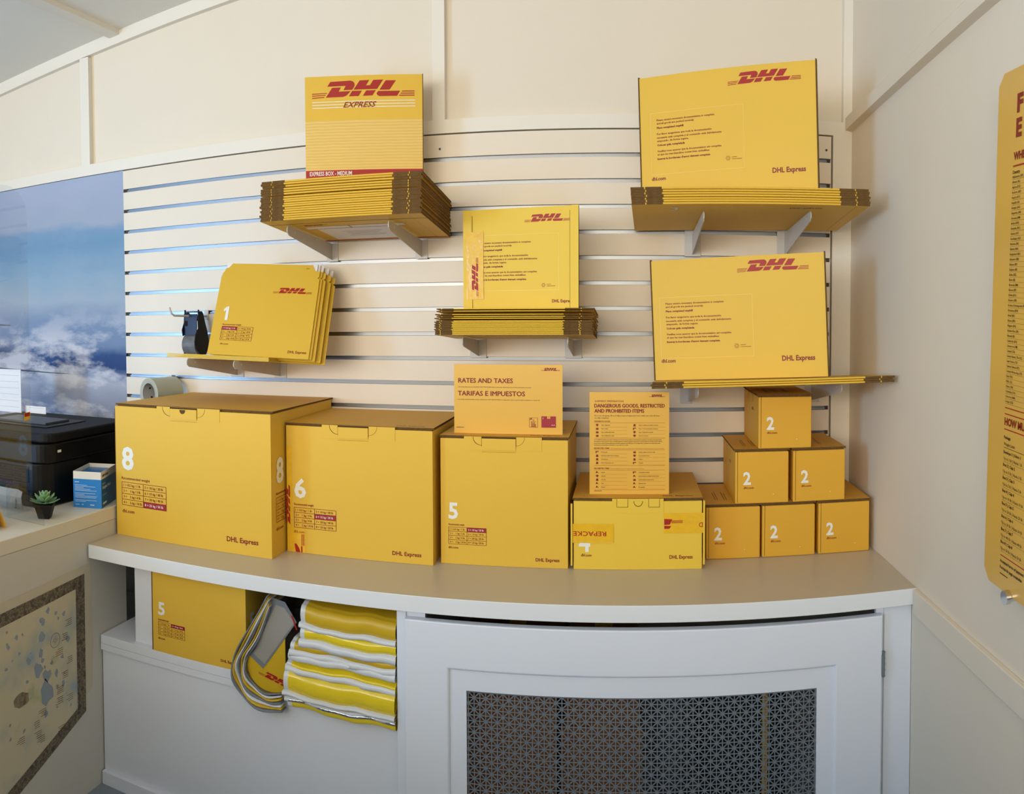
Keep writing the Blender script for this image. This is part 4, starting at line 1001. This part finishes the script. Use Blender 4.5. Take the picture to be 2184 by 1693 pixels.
# succulent
pt = thing('potted_succulent', 'small green succulent in a square black pot on the side desk', 'plant', (-1.536, -.690, DT+.0005))
mb = MB(); b_, t_ = .0165, .027; hh = .042
mb.v += [(-b_, -b_, 0), (b_, -b_, 0), (b_, b_, 0), (-b_, b_, 0), (-t_, -t_, hh), (t_, -t_, hh), (t_, t_, hh), (-t_, t_, hh)]
for f in ((3, 2, 1, 0), (0, 1, 5, 4), (1, 2, 6, 5), (2, 3, 7, 6), (3, 0, 4, 7), (4, 5, 6, 7)): mb.f.append(f); mb.mi.append(mb.m(BLKM))
mb.build('pot', pt, bevel=.002).rotation_euler = (0, 0, .5)
for lay, (nL, rad, tilt, ln, wd) in enumerate(((9, .012, .12, .033, .0095), (8, .008, .55, .027, .0085), (7, .005, .95, .020, .007), (5, .002, 1.3, .014, .005))):
    for k in range(nL):
        mb = MB(); az = 2*math.pi*(k+.5*(lay % 2))/nL+R.uniform(-.1, .1)
        rowsv = []
        for a in range(9):
            q = a/8; w_ = wd*math.sin(math.pi*min(1, q*.86+.14))**.6*(1 if q < .85 else (1-q)/.15*.8+.2); th = .0032*(1-q*.5)
            ctr = Vector((rad+ln*q*math.cos(tilt), 0, hh+.003+lay*.005+ln*q*math.sin(tilt)+.006*q*q))
            row = []
            for g in range(9): s = 2*math.pi*g/8; row.append(ctr+Vector((-math.sin(tilt)*th*math.sin(s), w_*math.cos(s), math.cos(tilt)*th*math.sin(s)*(1 if math.sin(s) < 0 else .4)-.0*w_)))
            rowsv.append([Matrix.Rotation(az, 3, 'Z')@p for p in row])
        mb.grid(rowsv, LEAFD if lay == 0 else LEAF); mb.build('leaf', pt, smooth=True)

# yellow tabletop card at the frame's left edge, parcel tag
cd = thing('tent_card', 'plain orange-yellow tent card at the left end of the desk', 'card', (-1.66, -.87, DT+.0005))
mb = MB(); mb.prism([(-.10, -.02, 0), (.118, -.02, 0), (.108, .0, .075), (-.10, .0, .075)], (0, .0015, 0), SIGN); mb.build('front_leaf', cd)
mb = MB(); mb.prism([(-.10, .03, 0), (.118, .03, 0), (.108, .003, .075), (-.10, .003, .075)], (0, .0015, 0), SIGN); mb.build('rear_leaf', cd)
cd.location.x = -1.66
tg = thing('parcel_tag', 'grey handwritten paper tag curled behind the acrylic screen', 'tag', (-1.70, -.70, DT+.0005))
mb = MB(); rowsv = []
for a in range(9):
    x = -.06+.144*a/8; sag = .006*math.sin(a/8*math.pi)
    rowsv.append([(x, .004-sag, .012+.0*a), (x, -.004-sag, .030), (x, -.006-sag, .050), (x, 0-sag, .066+(.006 if a < 8 else 0))])
mb.grid(rowsv, PAPG); F = Face((0, -.0135, 0)); text(mb, F, 'Roman', .073, .018, .008, BLK, w=.028, bold=.0, vert=True, off=.001); mb.build('paper', tg, solid=.0006)

# ------------------------------------------------------------------ behind the shelf gap
simple('lavender_folder', 'lavender paper folder glimpsed in the gap left of the shelf divider', 'folder', -1.456, -1.375, -.330, -.322, .869, 1.029, LAV)
mb = MB(); mb.box(-1.456, -1.37, -.360, -.285, .7855, .868, BLKP); mb.box(-1.45, -1.38, -.3606, -.36, .852, .860, YEL2)
tag(mb.build('power_unit', None, (-1.456, -.36, .7855), bevel=.002), 'small black electrical unit in the gap left of the shelf divider', 'power unit')
mb = MB(); mb.box(-1.95, -1.48, -.20, -.001, .335, .699, DESKP); tag(mb.build('low_plinth', None, (-1.95, -.2, .335)), 'low grey plinth behind the desk panel', 'plinth')

# ------------------------------------------------------------------ mailers on the low shelf
def folded_mailer(label, x0, x1, zc0, th, yb, yf, my, lip, group='folded mailers piled beside the cabinet', droop=.0, mw=POLYW, tiltx=.0, back=-.12, lipw=.012, thf=None):
    """a plastic mailer folded over, its round fold facing the viewer"""
    r = thing('plastic_mailer', label, 'mailer', (x0, yf, zc0), group=group)
    NX = 18; prof = []
    tf = thf or th; L = back-yf; ye = -.543
    for k in range(7): q = k/6; prof.append((back+(ye+.012-back)*q, th*.5))
    r2 = tf*.5; cyy = yf+min(.014, r2)
    for k in range(1, 6): q = k/6; prof.append((ye+.012+(cyy-ye-.012)*q, th*.5+(-droop+r2-th*.5)*(q*q*(3-2*q))))
    for k in range(9): g = k*math.pi/8; prof.append((cyy-min(.014, r2)*math.sin(g), -droop+r2*math.cos(g)))
    prof.append((min(ye-.001, cyy+.01), -droop-r2+.002 if droop > .02 else -th*.5))
    prof += [(ye-.0005, -th*.5-.0002), (ye+.03, -th*.5), (back, -th*.5)]
    def wob(x, s): return .0022*math.sin(x*31+s)+.0016*math.sin(x*73+s*2)
    def strip(mt, xa, xb, extra=0.):
        n_ = 2 if xb-xa < .03 else NX; rw = []
        for k in range(n_+1):
            x = xa+(xb-xa)*k/n_; s = zc0*40
            rw.append([(x-x0, y-yf+wob(x, s)*(1 if y < back-.05 else 0), z+tiltx*(x-x1)*(1 if y < back-.03 else .3)+wob(x, s+1)*(1 if y < back-.05 else .2)) for y, z in prof])
        m_ = MB(); m_.grid(rw, mt); return m_
    m_ = strip(my, x0+lipw, x1); m_.build('printed_film', r, smooth=True)
    m_ = strip(mw, x0, x0+lipw); m_.build('sealed_edge', r, smooth=True)
    if lip:
        m_ = MB(); rw = []
        for k in range(NX+1):
            x = x0-.004+(x1-x0+.004)*k/NX; s = zc0*40; zz = -tf*.5-droop+.002+tiltx*(x-x1)+wob(x, s+1)
            rw.append([(x-x0, ye-.002-yf, zz+.002), (x-x0, -.000+wob(x, s), zz+.001), (x-x0, -.003+wob(x, s), zz-lip*.5), (x-x0, -.002, zz-lip), (x-x0, ye-.002-yf, zz-lip)])
        m_.grid(rw, mw); m_.build('white_lip', r, smooth=True)
    return r
XR = -.549
specs = [  # label, x0, z centre, thickness, yf, film, lip, droop
 ('topmost gold mailer of the folded pile beside the cabinet', -.800, .962, .046, .046, -.560, POLYD, .010, .004),
 ('second folded yellow mailer from the top with a white edge', -.800, .9165, .030, .034, -.562, POLYY, .018, .002),
 ('third folded mailer with a long white flap below the gold ones', -.828, .884, .020, .022, -.560, POLYD, .016, .006),
 ('white folded mailer in the middle of the pile', -.835, .8615, .014, .022, -.565, POLYW, .0, .010),
 ('thin folded yellow bubble mailer above the thick glossy one', -.838, .8475, .008, .010, -.564, POLYY, .014, .020),
 ('thick glossy yellow folded mailer in the lower half of the pile', -.842, .8250, .030, .054, -.575, POLYY, .008, .040),
 ('flat yellow bubble mailer under the thick glossy one', -.836, .8030, .007, .020, -.568, POLYD, .008, .046),
 ('silver foil mailer drooping over the shelf front', -.842, .7970, .003, .010, -.572, SILV, .0, .056),
 ('lowest yellow mailer drooping over the shelf front', -.835, .7910, .008, .024, -.566, POLYY, .0, .060)]
for lab, x0, z, th, tf, yf, my, lip, dr in specs:
    folded_mailer(lab, x0, XR, z, th, 0, yf, my, lip, droop=dr, tiltx=-.05, thf=tf)

# curled mailers drooping between the carton and the pile: nested U-shaped sheets
base = [(-.885, 1.015), (-.925, .945), (-.965, .880), (-.990, .835), (-.996, .800), (-.986, .765), (-.962, .735), (-.925, .716), (-.885, .712), (-.848, .722)]
def inset(pts, d):
    c = Vector((-.895, .86)); out = []
    for a, b in pts:
        v = Vector((a, b)); q = (c-v); q = q.normalized() if q.length else q; out.append(tuple(v+q*d))
    return out
for k in range(7):
    pts = inset(base, .0062*k); mt = (POLYG, POLYD, POLYW, POLYG, POLYD, POLYW, POLYG)[k]
    r = thing('plastic_mailer', 'curled %s mailer, %s of the nested bundle drooping off the shelf' % ({POLYG.name: 'grey', POLYD.name: 'gold', POLYW.name: 'white'}[mt.name], ('outermost', 'second layer in', 'third layer in', 'fourth layer in', 'fifth layer in', 'sixth layer in', 'innermost')[k]), 'mailer', (-.92, -.555, .78), group='curled mailers in the nested bundle')
    # smooth the path
    P2 = []
    for a, b in zip(pts, pts[1:]):
        for q in range(3): P2.append((a[0]+(b[0]-a[0])*q/3, a[1]+(b[1]-a[1])*q/3))
    P2.append(pts[-1])
    for _ in range(4): P2 = [P2[0]]+[((a[0]+2*b[0]+c[0])/4, (a[1]+2*b[1]+c[1])/4) for a, b, c in zip(P2, P2[1:], P2[2:])]+[P2[-1]]
    m_ = MB(); rw = []
    for i, (x, z) in enumerate(P2):
        dy = .004*math.sin(i*.8+k)
        yb_ = .20 if (z > .795 and x > -.955) else .009
        rw.append([(x+.92, y, z-.78) for y in (-.02+dy+.003*k, .0+dy, yb_)])
    m_.grid(rw, mt); m_.build('curled_film', r, smooth=True, solid=.0032)
r = thing('plastic_mailer', 'gold mailer with a red printed logo inside the curled bundle', 'mailer', (-.92, -.5485, .78))
m_ = MB(); pp = inset(base, .030)
m_.prism([(a+.92, .004, b-.78) for a, b in [(-.850, .99)]+pp+[(-.850, .76)]], (0, .0015, 0), POLYD)
F = Face((0, .004, 0), (1, 0, -.30), (.30, 0, 1)); logo(m_, F, -.012, .012, .13, RED, .0008, hs=.8); m_.build('printed_film', r)
m_ = MB(); m_.poly([(.036, .0025, .222), (.072, .0025, .215), (.104, .0025, .168), (.006, .0025, .030), (-.038, .0025, .062)][::-1], POLYG)
m_.poly([(.046, .0018, .205), (.070, .0018, .200), (.098, .0018, .166), (.010, .0018, .044), (-.022, .0018, .066)][::-1], PAPG)
m_.poly([(.092, .0010, .186), (.106, .0010, .150), (.103, .0010, .148), (.089, .0010, .182)][::-1], RED); m_.build('folded_flap', r)

# ------------------------------------------------------------------ counter added behind the viewer, unseen, shades the low units from the window
sc2 = thing('light_blocking_counter', 'unseen counter added behind the viewer to block low window light', 'counter', (-1.2, -3.1, FLOOR))
mb = MB(); mb.box(-2.9, .45, -3.05, -2.65, FLOOR, 1.46, FLOORM); mb.build('body', sc2, (-1.2, -3.1, FLOOR))
mb = MB(); mb.box(-2.95, .50, -3.10, -2.60, 1.46, 1.50, CABW); mb.build('top', sc2, (-1.2, -3.1, FLOOR), bevel=.003)

# ------------------------------------------------------------------ lights
def area(name, loc, rot, sx, sy, power, col):
    l = bpy.data.lights.new(name, 'AREA'); l.shape = 'RECTANGLE'; l.size = sx; l.size_y = sy; l.energy = power; l.color = col
    o = bpy.data.objects.new(name, l); COL.objects.link(o); o.location = loc; o.rotation_euler = rot; return o
area('entrance_daylight', (XL-.02, (EY0+EY1)/2, (.45+DZ)/2), (0, math.radians(-90), 0), DZ-.6, EY1-EY0-.12, 165, (.36, .63, 1.0))
area('window_daylight', ((W0+W1)/2, YF-.02, (WZ0+WZ1)/2), (math.radians(90), 0, 0), W1-W0-.1, WZ1-WZ0-.1, 128, (1.0, .88, .68))
w = bpy.data.worlds.new('world'); SC.world = w; w.use_nodes = True
bg = w.node_tree.nodes['Background']; bg.inputs['Color'].default_value = (.75, .86, 1, 1); bg.inputs['Strength'].default_value = .3

# ------------------------------------------------------------------ camera: level swept panorama
f, cy, pitch, roll, yaw = 1663.415, 723.706, .0308, -.0035, .147
cam = bpy.data.cameras.new('camera'); cam.type = 'PANO'; cam.panorama_type = 'CENTRAL_CYLINDRICAL'
cam.central_cylindrical_range_u_min = -1092/f; cam.central_cylindrical_range_u_max = 1092/f
cam.central_cylindrical_range_v_min = -(1693-cy)/f; cam.central_cylindrical_range_v_max = cy/f
cam.central_cylindrical_radius = 1.
co = bpy.data.objects.new('camera', cam); COL.objects.link(co)
fwd = Vector((-math.sin(yaw), math.cos(yaw), 0)); right = Vector((math.cos(yaw), math.sin(yaw), 0)); up = Vector((0, 0, 1))
f2 = fwd*math.cos(pitch)-up*math.sin(pitch); u2 = fwd*math.sin(pitch)+up*math.cos(pitch)
r3_ = right*math.cos(roll)+u2*math.sin(roll); u3 = -right*math.sin(roll)+u2*math.cos(roll)
M = Matrix((r3_, u3, -f2)).transposed().to_4x4(); M.translation = Vector((0, -2.337, 1.726)); co.matrix_world = M
SC.camera = co

for o in list(SC.objects):
    if o.parent is None: o.location.z -= FLOOR
SC.view_settings.view_transform = 'Standard'; SC.view_settings.look = 'None'; SC.view_settings.gamma = 1; SC.view_settings.use_curve_mapping = False
SC.view_settings.exposure = 0.0
SC.cycles.max_bounces = 10; SC.cycles.diffuse_bounces = 6; SC.cycles.transmission_bounces = 8
